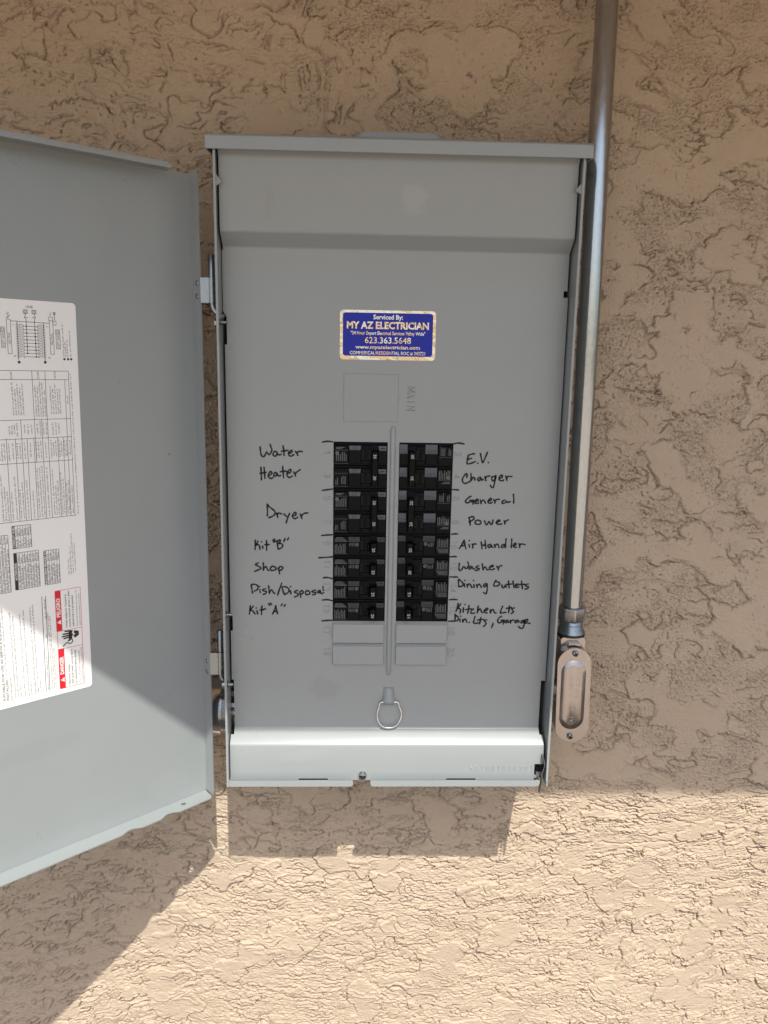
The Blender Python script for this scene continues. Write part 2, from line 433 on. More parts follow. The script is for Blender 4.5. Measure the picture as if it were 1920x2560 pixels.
HAND = [
 ('Water Heater', [[-144.6,-6.6,-144.3,-10.3,-143.6,-14.9,-141.9,-17.2,-140.1,-16.6,-138.4,-13.2,-137.5,-12.3,-136.1,-14.3,-134.4,-14.5,-132.6,-11.9,-132.0,-9.0,-133.2,-5.9,-133.7,-3.9],[-126.9,-11.8,-128.9,-11.3,-130.7,-13.6,-130.1,-15.9,-128.4,-16.5,-126.3,-14.2,-126.6,-12.4,-125.8,-14.4,-124.1,-15.0,-122.0,-14.4],[-120.0,-5.1,-119.2,-9.4,-118.9,-15.5],[-121.7,-11.2,-118.3,-10.6,-114.6,-9.9],[-114.3,-13.1,-111.4,-12.5,-110.0,-11.0,-110.8,-9.9,-112.8,-11.1,-114.0,-13.4,-113.2,-15.4,-111.2,-16.3,-108.3,-14.5],[-106.3,-11.0,-104.8,-13.3,-104.0,-15.3],[-104.8,-13.0,-103.4,-11.2,-101.1,-10.9,-99.1,-11.0],[-144.0,-28.9,-143.8,-35.3,-143.6,-42.6],[-140.6,-28.8,-140.2,-34.7,-139.9,-40.8],[-144.9,-35.6,-142.1,-35.0,-138.6,-34.4],[-135.8,-37.8,-132.9,-36.3,-132.3,-34.0,-133.7,-33.4,-135.4,-35.2,-136.1,-38.1,-134.9,-40.4,-132.9,-41.0,-130.9,-39.8],[-127.1,-34.8,-128.8,-34.5,-130.3,-36.6,-129.4,-38.3,-127.7,-38.0,-126.5,-35.4,-125.7,-37.4,-124.2,-38.3,-122.8,-37.6],[-120.5,-27.5,-120.1,-33.8,-119.5,-39.7],[-123.1,-33.6,-119.6,-32.9,-116.1,-32.9],[-115.6,-35.5,-112.7,-34.3,-111.2,-32.0,-112.4,-30.8,-114.4,-32.6,-115.9,-36.1,-115.0,-38.7,-112.7,-39.6,-110.1,-38.1],[-108.4,-33.7,-107.2,-36.0,-106.5,-38.0],[-107.2,-35.7,-105.2,-33.6,-101.4,-31.0]]),
 ('Dryer', [[-137.6,-70.5,-137.4,-76.4,-137.7,-82.7],[-137.6,-69.6,-135.0,-72.8,-131.5,-75.5,-129.2,-78.1,-129.5,-80.8,-132.2,-83.2,-136.0,-84.8],[-127.5,-79.6,-126.6,-82.3,-126.4,-84.3],[-126.9,-81.7,-125.7,-79.6,-123.7,-79.6,-122.0,-80.4],[-119.3,-80.4,-117.6,-82.2,-115.9,-83.6],[-113.2,-79.7,-114.7,-83.3,-116.2,-87.5,-117.1,-90.5],[-110.0,-82.1,-107.1,-81.8,-106.0,-79.4,-106.8,-78.5,-108.9,-79.7,-110.0,-82.7,-108.9,-85.1,-106.6,-85.3,-104.2,-83.8],[-101.6,-80.2,-100.4,-83.2,-99.7,-85.3],[-100.4,-82.9,-98.7,-80.5,-96.0,-79.2,-93.1,-78.9]]),
 ('Kit "B"', [[-151.2,-110.4,-151.3,-115.5,-151.6,-120.7],[-148.2,-111.3,-149.4,-114.0,-151.2,-116.7],[-150.7,-116.1,-148.0,-115.2,-146.6,-117.3,-146.3,-120.6],[-143.3,-117.0,-143.1,-119.4],[-144.3,-112.0,-144.1,-112.1],[-138.9,-110.6,-138.8,-116.0,-138.9,-121.5],[-140.7,-115.4,-138.3,-115.2,-135.9,-115.2],[-131.7,-109.9,-130.7,-112.6],[-130.4,-108.9,-129.2,-111.4],[-127.2,-110.8,-126.7,-115.3,-126.2,-120.1],[-128.3,-111.7,-125.4,-110.1,-123.4,-110.1,-124.5,-112.5,-126.0,-113.8],[-126.0,-113.8,-122.5,-114.0,-121.1,-115.8,-122.0,-118.3,-124.3,-119.8,-126.2,-120.2],[-118.4,-108.3,-119.8,-111.3],[-114.5,-107.3,-115.7,-109.7]]),
 ('Shop', [[-148.3,-136.2,-151.5,-138.0,-148.6,-139.8,-145.7,-141.6,-146.0,-143.1,-148.7,-144.4,-152.5,-146.1],[-142.9,-136.1,-142.6,-140.3,-142.8,-144.6],[-142.7,-143.4,-140.7,-140.6,-139.2,-141.2,-138.1,-143.7,-136.6,-145.0],[-132.7,-139.7,-134.8,-142.1,-134.5,-144.3,-132.2,-144.8,-129.2,-143.9,-128.6,-142.1,-130.4,-140.6,-132.7,-139.8],[-126.3,-142.0,-125.4,-145.1,-124.7,-148.5],[-126.1,-142.7,-123.9,-140.2,-121.5,-140.8,-121.2,-142.6,-123.0,-144.2,-125.4,-144.5]]),
 ('Dish/Disposal', [[-156.5,-161.9,-155.8,-166.3,-155.2,-171.2],[-156.0,-161.3,-152.4,-161.0,-149.5,-162.5,-148.9,-165.0,-150.2,-167.4,-153.1,-169.0],[-147.1,-167.1,-146.5,-170.5],[-147.2,-163.4,-147.0,-163.6],[-140.7,-166.1,-143.6,-167.1,-143.1,-168.6,-139.8,-169.2,-140.1,-171.1,-143.1,-172.8],[-137.1,-162.7,-136.7,-167.3,-136.3,-171.4],[-136.3,-170.4,-134.5,-167.6,-133.0,-168.2,-131.8,-170.4,-130.4,-171.6],[-122.5,-159.5,-125.0,-166.6,-127.1,-173.2],[-122.0,-164.8,-121.1,-168.5,-119.7,-172.5],[-122.3,-163.8,-118.7,-163.5,-115.2,-165.3,-114.3,-167.8,-115.8,-170.6,-119.4,-172.5],[-112.8,-168.4,-112.2,-171.8],[-112.6,-163.4,-112.5,-163.6],[-104.8,-167.7,-108.1,-169.0,-107.2,-170.5,-104.5,-171.4,-104.8,-173.9,-108.1,-175.5],[-102.4,-169.6,-101.6,-172.7,-101.1,-175.8],[-102.4,-169.6,-100.1,-168.0,-98.6,-168.9,-98.9,-171.1,-101.5,-172.0],[-93.8,-167.9,-95.9,-169.5,-95.3,-172.3,-93.2,-172.6,-91.1,-171.3,-91.4,-169.2,-93.7,-167.9],[-84.6,-167.2,-88.5,-168.5,-87.3,-169.8,-84.6,-170.0,-84.9,-172.2,-87.9,-172.6],[-79.5,-167.5,-81.6,-168.2,-82.2,-169.7,-80.7,-170.6,-79.2,-168.4,-78.6,-170.6,-77.2,-171.5],[-76.3,-163.2,-75.8,-167.5],[-75.7,-170.0,-75.5,-170.2]]),
 ('Kit "A"', [[-157.8,-186.1,-158.3,-191.1,-159.0,-195.8],[-154.6,-186.7,-156.7,-189.8,-157.6,-191.4,-155.2,-192.3,-152.6,-195.8],[-150.5,-192.0,-149.8,-195.7],[-151.3,-188.6,-151.2,-188.8],[-144.9,-186.3,-145.2,-191.0,-145.5,-196.3],[-147.2,-191.0,-143.9,-190.7,-140.9,-189.4],[-137.3,-183.5,-136.1,-185.3],[-135.2,-182.8,-134.0,-184.6],[-129.3,-185.9,-130.8,-190.9,-133.0,-195.6],[-129.3,-186.2,-128.4,-190.9,-127.2,-195.3],[-131.4,-192.8,-128.5,-192.5],[-122.1,-183.7,-123.3,-185.8],[-118.6,-184.6,-120.0,-186.3]]),
 ('E.V. Charger', [[88.7,-10.9,85.1,-11.5,81.8,-13.0],[82.1,-13.0,80.9,-17.7,81.0,-21.6,82.8,-22.2,86.6,-21.0,89.9,-19.6],[81.5,-17.7,83.7,-16.6,85.6,-16.0],[92.6,-21.2,92.8,-21.4],[95.1,-10.6,96.4,-15.8,98.0,-20.6,100.3,-15.8,102.8,-9.3],[104.2,-20.3,104.3,-20.5],[81.1,-37.3,81.5,-34.0,80.4,-33.1,78.0,-35.7,76.4,-39.6,77.4,-43.0,80.2,-43.8,83.5,-42.4,85.2,-41.2],[85.5,-32.8,86.0,-37.3,85.8,-40.9],[86.0,-40.6,88.3,-37.2,89.8,-37.8,90.1,-40.0],[96.2,-36.9,93.7,-37.7,93.5,-40.0,95.2,-40.8,97.0,-37.7,98.0,-39.9,99.3,-39.4],[101.2,-36.0,101.8,-38.8,102.4,-40.5],[101.9,-38.2,103.4,-35.9,106.5,-35.3],[111.8,-35.8,109.0,-36.4,108.9,-39.2,110.6,-40.6,112.8,-38.1,113.2,-34.7],[112.9,-35.2,112.3,-41.5,111.2,-47.1,109.5,-48.3,107.5,-45.8],[116.7,-37.7,119.7,-36.9,120.7,-34.9,119.0,-34.3,116.9,-36.9,117.6,-39.7,120.2,-40.5,122.1,-39.6],[124.1,-35.1,125.1,-37.9,125.7,-39.9],[125.2,-37.6,126.9,-35.6,130.9,-35.6]]),
 ('General Power', [[86.6,-58.2,84.2,-59.6,81.5,-62.2,80.7,-64.5,82.1,-65.6,84.9,-65.0,88.3,-63.9],[85.4,-62.8,88.2,-62.7,89.9,-62.7],[89.3,-63.0,89.2,-67.0],[91.1,-63.8,93.9,-63.5,94.9,-62.1,93.2,-61.5,91.4,-63.8,91.7,-65.8,94.0,-66.1,95.4,-65.5],[97.2,-62.3,97.8,-64.3,98.0,-66.3],[98.0,-64.9,100.0,-62.6,101.7,-63.1,103.0,-65.7],[105.7,-63.4,108.8,-62.5,109.5,-60.8,107.8,-60.5,106.0,-62.8,106.3,-65.4,108.9,-65.6,110.3,-64.8],[112.1,-61.6,113.3,-64.1,113.6,-65.6],[113.6,-63.6,115.2,-61.5,118.3,-61.2],[124.2,-62.0,122.0,-63.2,121.3,-65.2,122.7,-65.7,125.5,-64.6,126.3,-63.1,127.5,-64.5,130.5,-63.7],[133.6,-55.4,134.3,-60.5,134.3,-65.3],[85.3,-82.2,86.6,-86.8,86.9,-90.8],[85.0,-82.8,87.8,-81.3,90.6,-81.5,90.7,-83.8,88.5,-85.6,85.5,-87.1],[94.7,-85.0,92.3,-86.7,92.9,-89.0,95.5,-89.8,98.3,-89.2,98.8,-86.6,96.4,-85.2,94.7,-85.1],[102.7,-85.7,104.2,-89.2,105.7,-90.0,107.8,-86.5,109.6,-89.4,111.3,-89.4,112.3,-84.8],[115.8,-87.6,119.1,-86.4,119.9,-85.0,118.2,-84.7,116.3,-87.0,117.0,-89.0,119.3,-89.6,122.1,-89.0],[124.8,-85.5,125.8,-89.0],[125.4,-87.2,127.0,-85.5,129.5,-84.3]]),
 ('Air Handler', [[80.9,-108.1,78.4,-113.3,75.9,-117.6],[80.9,-108.4,82.0,-113.3,83.1,-117.8],[77.9,-114.8,82.0,-113.9],[86.5,-112.9,87.2,-116.0],[86.6,-108.4,86.8,-108.5],[90.0,-112.3,90.9,-115.0,90.8,-116.8],[90.7,-114.4,92.1,-112.3,94.5,-112.4],[100.0,-110.0,100.8,-113.7,101.2,-117.7],[104.4,-108.2,104.9,-113.0,105.4,-117.3],[100.8,-114.0,105.2,-113.0],[110.6,-112.4,108.2,-113.3,108.0,-115.5,109.8,-116.1,111.5,-113.3,112.2,-115.4,113.4,-116.0],[115.1,-112.7,115.8,-116.0],[115.8,-114.8,117.7,-112.3,119.3,-112.9,120.3,-116.3],[126.1,-112.5,123.5,-113.5,123.0,-115.6,124.8,-115.9,127.0,-113.2],[127.9,-106.1,127.6,-111.6,127.5,-116.2],[134.2,-106.1,134.4,-111.5,134.1,-116.1],[136.3,-113.7,138.7,-113.0,139.5,-111.5,137.7,-111.2,136.6,-113.7,137.6,-115.5,140.0,-115.5],[142.8,-111.5,143.5,-113.9,143.7,-116.0],[143.5,-113.3,145.5,-111.8,149.7,-112.5]]),
 ('Washer', [[76.5,-134.8,76.1,-139.1,76.8,-142.8,78.9,-142.7,80.8,-139.0,82.3,-138.7,83.6,-140.8,85.4,-140.2,87.0,-136.5,85.7,-133.1],[89.5,-138.0,87.8,-139.6,87.8,-141.4,89.6,-140.8,91.0,-138.6,92.0,-140.8,93.8,-141.1],[98.2,-137.3,95.5,-138.9,96.5,-140.1,98.9,-140.7,98.4,-142.3,94.8,-142.9],[102.3,-135.1,103.0,-139.4,103.8,-142.2],[103.4,-141.3,105.1,-138.8,106.7,-139.7,107.6,-141.6,109.2,-142.0],[110.5,-139.1,114.1,-138.1,114.9,-136.9,112.8,-137.2,110.8,-139.4,111.2,-141.5,113.7,-141.8,116.3,-140.6],[118.9,-137.8,120.5,-140.5,120.8,-142.1],[120.5,-140.2,122.2,-137.7,124.5,-137.1]]),
 ('Dining Outlets', [[76.0,-154.2,76.2,-158.2,76.9,-162.0],[76.3,-153.3,79.4,-155.7,81.6,-158.5,81.0,-160.7,78.7,-161.9,76.6,-162.0],[82.8,-158.5,83.3,-161.9],[83.2,-154.6,83.4,-154.8],[85.8,-159.1,86.5,-162.5],[86.5,-161.0,88.2,-158.8,89.7,-159.4,91.7,-162.8],[93.8,-159.3,94.1,-162.8],[93.1,-154.5,93.3,-154.7],[96.7,-159.6,97.7,-162.7],[97.6,-161.2,99.3,-159.0,100.9,-159.9,102.5,-162.7],[108.0,-158.3,105.9,-158.6,104.8,-160.5,106.1,-162.1,108.4,-159.2],[108.6,-158.3,109.2,-164.8,107.9,-170.1,105.2,-168.6],[118.7,-154.2,117.3,-156.7,116.2,-159.8,117.5,-161.0,120.5,-160.7,123.1,-158.8,122.1,-156.6,118.5,-155.7],[125.6,-159.4,126.0,-162.2,127.8,-162.8,129.8,-159.7,130.5,-162.2],[132.9,-155.0,133.4,-159.7,134.2,-162.8],[130.4,-159.1,133.7,-158.7,136.7,-158.4],[138.0,-154.9,138.9,-159.6,139.6,-162.7],[140.7,-160.2,143.4,-159.9,143.6,-158.3,141.8,-158.7,141.0,-160.8,142.3,-162.4,145.0,-161.7],[147.7,-154.9,148.5,-159.5,149.1,-163.9],[145.5,-158.9,148.8,-158.6,151.2,-158.6],[155.4,-158.2,152.1,-159.2,153.1,-160.7,155.9,-161.7,155.1,-163.5,152.1,-164.2]]),
 ('Kitchen Lts', [[76.7,-181.7,75.9,-186.4,74.6,-191.1],[79.7,-182.2,77.4,-185.7,75.7,-188.2],[76.3,-187.9,78.7,-187.6,79.7,-190.1,79.2,-193.3],[82.9,-186.9,82.8,-192.0],[84.5,-182.8,84.6,-183.0],[89.2,-184.1,88.7,-188.8,88.0,-193.2],[85.4,-189.1,89.6,-188.2,92.0,-188.1],[94.5,-188.1,92.1,-190.0,91.6,-192.6,93.5,-193.5,95.8,-192.8],[99.8,-184.6,99.3,-188.7,98.9,-192.8],[99.1,-191.2,101.7,-188.1,103.0,-189.3,104.0,-191.8,105.2,-192.5],[106.7,-190.2,110.0,-189.3,110.8,-187.4,108.7,-187.7,107.0,-190.2,107.7,-192.4,110.1,-192.7],[113.9,-188.9,114.0,-192.7],[114.0,-191.4,116.0,-188.6,117.5,-189.5,118.3,-192.1,120.4,-192.7],[127.7,-184.7,126.0,-189.2,125.6,-192.9,128.6,-192.3,131.6,-192.0],[135.5,-184.4,135.1,-188.8,134.7,-192.3],[132.0,-187.2,138.0,-186.2],[141.1,-186.5,138.4,-187.8,139.1,-189.4,140.4,-191.0,137.8,-193.5]]),
 ('Din. Lts, Garage', [[73.5,-194.6,73.9,-198.3,73.7,-202.8],[73.5,-194.9,76.3,-197.1,77.9,-199.6,76.8,-201.8,73.8,-202.8],[79.6,-200.5,79.6,-203.4],[79.9,-196.7,80.1,-196.9],[82.5,-200.8,82.9,-204.0],[82.9,-202.7,84.9,-200.2,86.1,-200.8,87.5,-204.0],[90.2,-204.1,90.4,-204.2],[96.6,-196.9,95.6,-201.4,95.1,-204.5,96.9,-205.2,100.6,-204.8],[103.3,-198.2,102.9,-201.3,102.1,-205.8],[99.5,-201.3,103.1,-200.7,106.2,-200.3],[110.1,-201.0,107.1,-201.6,108.4,-203.2,109.4,-205.1,108.6,-207.3,106.8,-208.9],[117.6,-205.0,117.1,-207.6,116.0,-210.1],[127.0,-196.7,124.0,-198.7,122.7,-201.8,123.7,-204.4,126.1,-204.0,129.1,-202.4],[126.6,-201.5,130.2,-201.2],[129.6,-201.5,129.2,-205.9],[133.9,-201.1,131.5,-202.4,131.3,-204.0,132.8,-204.3,134.5,-202.1,135.5,-204.0],[136.9,-201.4,137.7,-204.6],[137.6,-203.0,139.7,-201.1,141.8,-201.4],[145.5,-201.1,143.1,-202.3,142.9,-203.9,144.7,-203.9,146.4,-201.7,147.4,-203.6],[152.2,-201.3,149.8,-202.3,149.9,-204.2,151.7,-203.9,152.8,-201.6],[152.8,-201.6,153.3,-206.1,152.0,-210.5,149.6,-210.9,147.1,-208.7],[153.5,-202.9,156.5,-202.2,157.0,-200.3,154.9,-200.4,153.8,-202.9,154.8,-204.8,157.2,-204.2,160.0,-205.1]]),
 ('-', [[-77.3,-0.5,-72.6,0.4,-66.5,0.1]]),
 ('-', [[-77.2,-53.5,-71.9,-52.7,-65.6,-51.8]]),
 ('-', [[-77.8,-104.2,-72.2,-103.7,-65.3,-103.3]]),
 ('-', [[-81.0,-129.7,-74.3,-129.3,-65.7,-128.6]]),
 ('-', [[-75.8,-152.9,-71.5,-152.4,-66.1,-153.7]]),
 ('-', [[-76.9,-178.8,-71.4,-178.3,-66.0,-179.4]]),
 ('-', [[-77.3,-203.4,-71.3,-202.8,-65.1,-202.6]]),
 ('-', [[65.8,-0.4,70.2,0.5,76.7,-0.3]]),
 ('-', [[65.9,-51.1,69.3,-51.0,72.6,-51.3]]),
 ('-', [[66.7,-101.4,69.7,-100.9,73.1,-101.0]]),
 ('-', [[65.7,-127.4,68.8,-127.0,72.7,-127.1]]),
 ('-', [[66.3,-150.6,70.8,-150.7,75.0,-150.8]]),
 ('-', [[66.8,-177.5,70.5,-177.0,75.3,-177.3]]),
 ('-', [[66.5,-203.0,70.1,-202.8,73.8,-202.7]]),
]

# ------------------------------------------------------------------ the house wall: trowelled "lace" stucco as real relief
_rng = np.random.RandomState(11)
_perm = _rng.permutation(256); _perm = np.concatenate([_perm, _perm, _perm])
_ang = _rng.rand(256) * 2 * np.pi
_gx, _gz = np.cos(_ang), np.sin(_ang)
def pn(x, z, s=0):
    x = x + 37.13 * s; z = z + 91.7 * s
    xi = np.floor(x).astype(np.int64); zi = np.floor(z).astype(np.int64)
    xf = x - xi; zf = z - zi
    u = xf * xf * xf * (xf * (xf * 6 - 15) + 10); w = zf * zf * zf * (zf * (zf * 6 - 15) + 10)
    def g(ix, iz, dx, dz):
        h = _perm[(_perm[ix & 255] + iz) & 255]
        return _gx[h] * dx + _gz[h] * dz
    a = g(xi, zi, xf, zf); b = g(xi + 1, zi, xf - 1, zf)
    c = g(xi, zi + 1, xf, zf - 1); d = g(xi + 1, zi + 1, xf - 1, zf - 1)
    return (a + u * (b - a) + w * ((c + u * (d - c)) - (a + u * (b - a)))) * 1.5
def fbm(x, z, s, o=3, gain=0.5):
    t = 0; a = 1.0; f = 1.0
    for k in range(o):
        t = t + a * pn(x * f, z * f, s + k); a *= gain; f *= 2.03
    return t
def sst(a, b, x):
    t = np.clip((x - a) / (b - a), 0, 1)
    return t * t * (3 - 2 * t)
WID = 0.68
def stucco_height(x, z, xs, zs):
    """relief in mm on the grid of wall coordinates x, z (mm)"""
    def dist(f):                                   # distance in mm to the zero line of f
        gz, gx = np.gradient(f, zs, xs)
        return f / np.maximum(np.hypot(gx, gz), 1e-4)
    # two ways the plaster was worked: dragged sideways (low down and at the upper left) or knocked down flat
    drag = np.clip(sst(-400, -520, z + 60 * pn(x / 150, z / 150, 90)) + sst(20, -140, x + 90 * pn(x / 160, z / 160, 91)) * sst(120, 230, z), 0, 1)
    flat = 1 - drag
    sl = 0.6 * pn(x / 260, z / 260, 50)
    zz = z + sl * x * 0.22
    jx = 1.5 * pn(x / 8.0, z / 8.0, 2) + 0.7 * pn(x / 3.1, z / 3.1, 31)
    jz = 1.5 * pn(x / 8.0, z / 8.0, 4) + 0.7 * pn(x / 3.1, z / 3.1, 32)
    wx = x + 7 * pn(x / 24, z / 24, 1) + jx
    wz = zz + 7 * pn(x / 24, z / 24, 3) + jz
    # smooth knocked-down plateaus with sharp rims
    n1 = fbm(wx / 92, wz / 70, 5, 3, 0.55)
    d1 = np.clip(dist(n1 - 0.17 - 0.06 * drag), -40, 40)
    pl = sst(-0.7, 0.7, d1)
    inner = sst(-0.5, 7.0, d1)
    rim = sst(-0.12, 0.16, pn(x / 46, z / 46, 27))
    # overlapping trowel passes: long ragged ledges
    def ledge(n, k, amp, lo, hi, seed, deep):
        f = n * k
        fr = f - np.floor(f)
        gz, gx = np.gradient(f, zs, xs)
        g = np.maximum(np.hypot(gx, gz), 1e-3)
        dd = np.minimum(fr, 1 - fr) / np.clip(g, 1e-3, 0.07)
        on = sst(lo, hi, fbm(x / 60, z / 26, seed, 2))
        return on * ((fr ** 1.8) * amp - np.exp(-(dd / WID) ** 2) * deep * (0.45 + 0.55 * sst(-0.3, 0.3, pn(x / 17, z / 17, seed + 3))))
    n2 = fbm(wx / 150, wz / (70 - 24 * drag), 12, 3)
    h = ledge(n2, 4.0, 2.0, 0.02, 0.20, 15, 5.0) * (1 - 0.9 * inner * flat)
    h = h + pl * 2.1 + 0.3 * inner
    h -= rim * 4.2 * (0.4 + 0.6 * sst(-0.25, 0.25, pn(x / 13, z / 13, 28))) * np.exp(-((d1 + 0.8) / 0.7) ** 2)
    # rough open texture between the plateaus: sandy stipple, drawn out sideways where it was dragged
    rough = (1 - 0.80 * inner) * (0.35 + 0.65 * sst(-0.3, 0.25, pn(x / 60, z / 42, 41)))
    rough = np.maximum(rough, 0.55 * drag * (1 - 0.7 * inner))
    sx = 1 + 1.1 * drag
    fine = 0.6 * pn(x / 5.6, zz / 3.4, 8) + 1.3 * pn(x / 2.7, zz / 2.1, 9) * flat + 0.6 * pn(x / 6.5, zz / 2.1, 39) * drag
    fine = fine + 1.25 * np.abs(pn((x + 0.6 * jx) / 4.8, (zz + 0.6 * jz) / 3.4, 12)) * flat + 1.45 * np.abs(pn((x + jx) / 9.0, (zz + jz) / 3.0, 14)) * drag + 0.75 * np.abs(pn(x / 2.5, zz / 1.9, 13)) + 0.75 * drag * pn(x / 17, zz / 9, 15)
    def cracks(p, half, deep, lo, hi, m):
        return deep * np.exp(-(dist(p) / half) ** 2) * sst(lo, hi, m)
    c1 = cracks(pn((x + jx) / 11, (zz + jz) / 7.0, 33), 0.6, 2.5, 0.18, 0.36, pn(x / 12, z / 9, 34)) * (0.35 + 0.65 * flat)
    c2 = cracks(pn((x + 1.6 * jx) / 30, (zz + 1.6 * jz) / 7.5, 36), 0.75, 5.0, 0.14, 0.30, pn(x / 44, z / 17, 38)) * (0.12 + 0.88 * drag * (0.45 + 0.55 * sst(-200, -400, z)))
    c4 = cracks(pn((x + 1.6 * jx) / 60, (zz + 1.6 * jz) / 22, 56), 0.7, 4.6, 0.14, 0.30, pn(x / 50, z / 30, 58))
    h += rough * (fine - c1) - (1 - 0.9 * inner) * (c2 + c4)
    # blow holes
    h -= 3.6 * sst(0.52, 0.66, pn(x / 4.4, z / 4.4, 44)) * sst(-0.15, 0.25, pn(x / 60, z / 60, 45)) * (1 - 0.6 * inner)
    h -= rough * 2.4 * sst(0.36, 0.58, pn(x / 2.4, z / 2.2, 73)) * flat
    h += 1.3 * pn(x / 170, z / 150, 47) + 0.05 * pn(x / 2.2, z / 2.2, 71)
    return h

def build_wall():
    def axis(lo, c0, c1, hi, step):
        mid = list(np.arange(c0, c1 + 0.01, step))
        def out(a, end, sgn):
            r = []; s = step
            while (end - a) * sgn > 0:
                s *= 1.22; a = a + sgn * min(s, 2.3 if abs(a) < 1150 else 60.0); r.append(a)
            if r: r[-1] = end
            return r
        return np.array(list(reversed(out(c0, lo, -1))) + mid + out(c1, hi, 1))
    xs = axis(-3200, -590, 640, 3200, STEP)
    zs = axis(-1500, -900, 515, 560, STEP)
    X, Z = np.meshgrid(xs, zs)
    H = stucco_height(X, Z, xs, zs).ravel()
    n = X.size; nx, nz = len(xs), len(zs)
    co = np.empty((n, 3), np.float32)
    co[:, 0] = X.ravel() * 0.001; co[:, 1] = (93.0 + 1.5 - H) * 0.001; co[:, 2] = Z.ravel() * 0.001
    i = (np.arange(nz - 1)[:, None] * nx + np.arange(nx - 1)[None, :]).ravel()
    q = np.stack([i, i + 1, i + nx + 1, i + nx], 1).astype(np.int32)
    me = bpy.data.meshes.new('stucco_wall')
    me.vertices.add(n); me.vertices.foreach_set('co', co.ravel())
    me.loops.add(q.size); me.loops.foreach_set('vertex_index', q.ravel())
    me.polygons.add(len(q)); me.polygons.foreach_set('loop_start', np.arange(0, q.size, 4, dtype=np.int32))
    me.polygons.foreach_set('loop_total', np.full(len(q), 4, np.int32))
    me.polygons.foreach_set('use_smooth', np.ones(len(q), bool))
    me.update(calc_edges=True)
    me.materials.append(M['stucco'])
    ob = bpy.data.objects.new('stucco_wall', me); COL.objects.link(ob)
    return ob
STEP = 0.75
tag(build_wall(), 'tan stucco house wall with rough trowelled texture, sunlit along the bottom', 'wall')

# ground in front of the wall, reaching to the horizon, and the roof overhang that shades the wall
b = MB(); b.add([(-60000, -90000, -1450), (60000, -90000, -1450), (60000, 200, -1450), (-60000, 200, -1450)], [(0, 1, 2, 3)])
tag(b.build('ground', M['gravel']), None, kind='structure')
eave = empty('roof_eave', (0, 93, 515), 'painted roof overhang above the panel that shades the wall', 'roof')
b = MB(); b.box(-3200, 3200, -568, 120, 515, 527); b.build('soffit', M['soffit'], eave, (0, 93, 515))
b = MB(); b.box(-3200, 3200, -590, -568.5, 502.6, 690); b.build('fascia', M['soffit'], eave, (0, 93, 515), bevel=2)
b = MB(); b.add([(-3200, -640, 692), (3200, -640, 692), (3200, 700, 1120), (-3200, 700, 1120), (-3200, -640, 722), (3200, -640, 722), (3200, 700, 1150), (-3200, 700, 1150)],
                [(0, 3, 2, 1), (4, 5, 6, 7), (0, 1, 5, 4), (2, 3, 7, 6), (1, 2, 6, 5), (0, 4, 7, 3)]); b.build('roof_tiles', M['tile'], eave, (0, 93, 515))

# added unseen dark strip on the ground, cutting bounce light on the lower wall
b = MB(); b.add([(-60000, -1750, -1446), (60000, -1750, -1446), (60000, 190, -1446), (-60000, 190, -1446)], [(0, 1, 2, 3)])
tag(b.build('bounce_absorber_strip', M['absorber']), None, kind='structure')

# ------------------------------------------------------------------ the electrical panel
O = (0, 93, -393)
panel = empty('electrical_panel', O, 'open grey outdoor electrical panel with black breakers and handwritten circuit names', 'electrical panel')
XL, XR, YF, ZT, ZB = -183.9, 184.3, -27.7, 299.0, -393.0
# enclosure: back, side walls with hemmed edges, bottom and its notched front lip
b = MB()
b.box(XL, XR, 88.5, 90, ZB + 6, ZT)
for x0, x1 in ((XL, XL + 1.5), (XR - 1.5, XR)):
    b.box(x0, x1, YF, 90, ZB, ZT)
b.box(XL, XL + 2.3, YF - 0.6, YF + 2.6, ZB, ZT - 2); b.box(XR - 2.3, XR, YF - 0.6, YF + 2.6, ZB + 7, ZT - 2)
b.box(XL + 1.5, XR - 1.5, -12.5, 88.5, -392.6, -391.8)
b.box(XL + 1.5, XR - 1.5, -12, 88.5, 296, 297.5)
lip = lambda x0, x1, r0, r1: [(x0, -385.9), (x0, ZB + r0)] + [(x0 + r0 * (1 - math.cos(R(90 * k / 5))), ZB + r0 * (1 - math.sin(R(90 * k / 5)))) for k in range(1, 6)] + \
    [(x1 - r1 * (1 - math.sin(R(90 * k / 5))), ZB + r1 * (1 - math.cos(R(90 * k / 5)))) for k in range(0, 6)] + [(x1, -385.9)]
b.prism([lip(XL + 1.6, -40.2, 2, 3.5)], XZ, YF + 0.6, YF + 2.0)
b.prism([lip(-20.2, 175.3, 3.5, 4)], XZ, YF + 0.6, YF + 2.0)
b.box(XL + 1.6, -41, YF + 2.1, -12.6, -392.6, -391.8); b.box(-19.5, 174, YF + 2.1, -12.6, -392.6, -391.8)
for s, x in ((1, XL + 1.5), (-1, XR - 1.5)):           # tabs pressed inward to hold the cover
    b.add([(x, YF + 1, 266.5), (x, YF + 1, 253.5), (x + s * 6.2, YF + 4.5, 258.6), (x, YF + 8, 265), (x, YF + 8, 255)], [(0, 1, 2), (0, 2, 3), (1, 4, 2), (3, 2, 4)])
enclosure = b.build('enclosure', M['paint'], panel, O, bevel=0.5, smooth_angle=35)

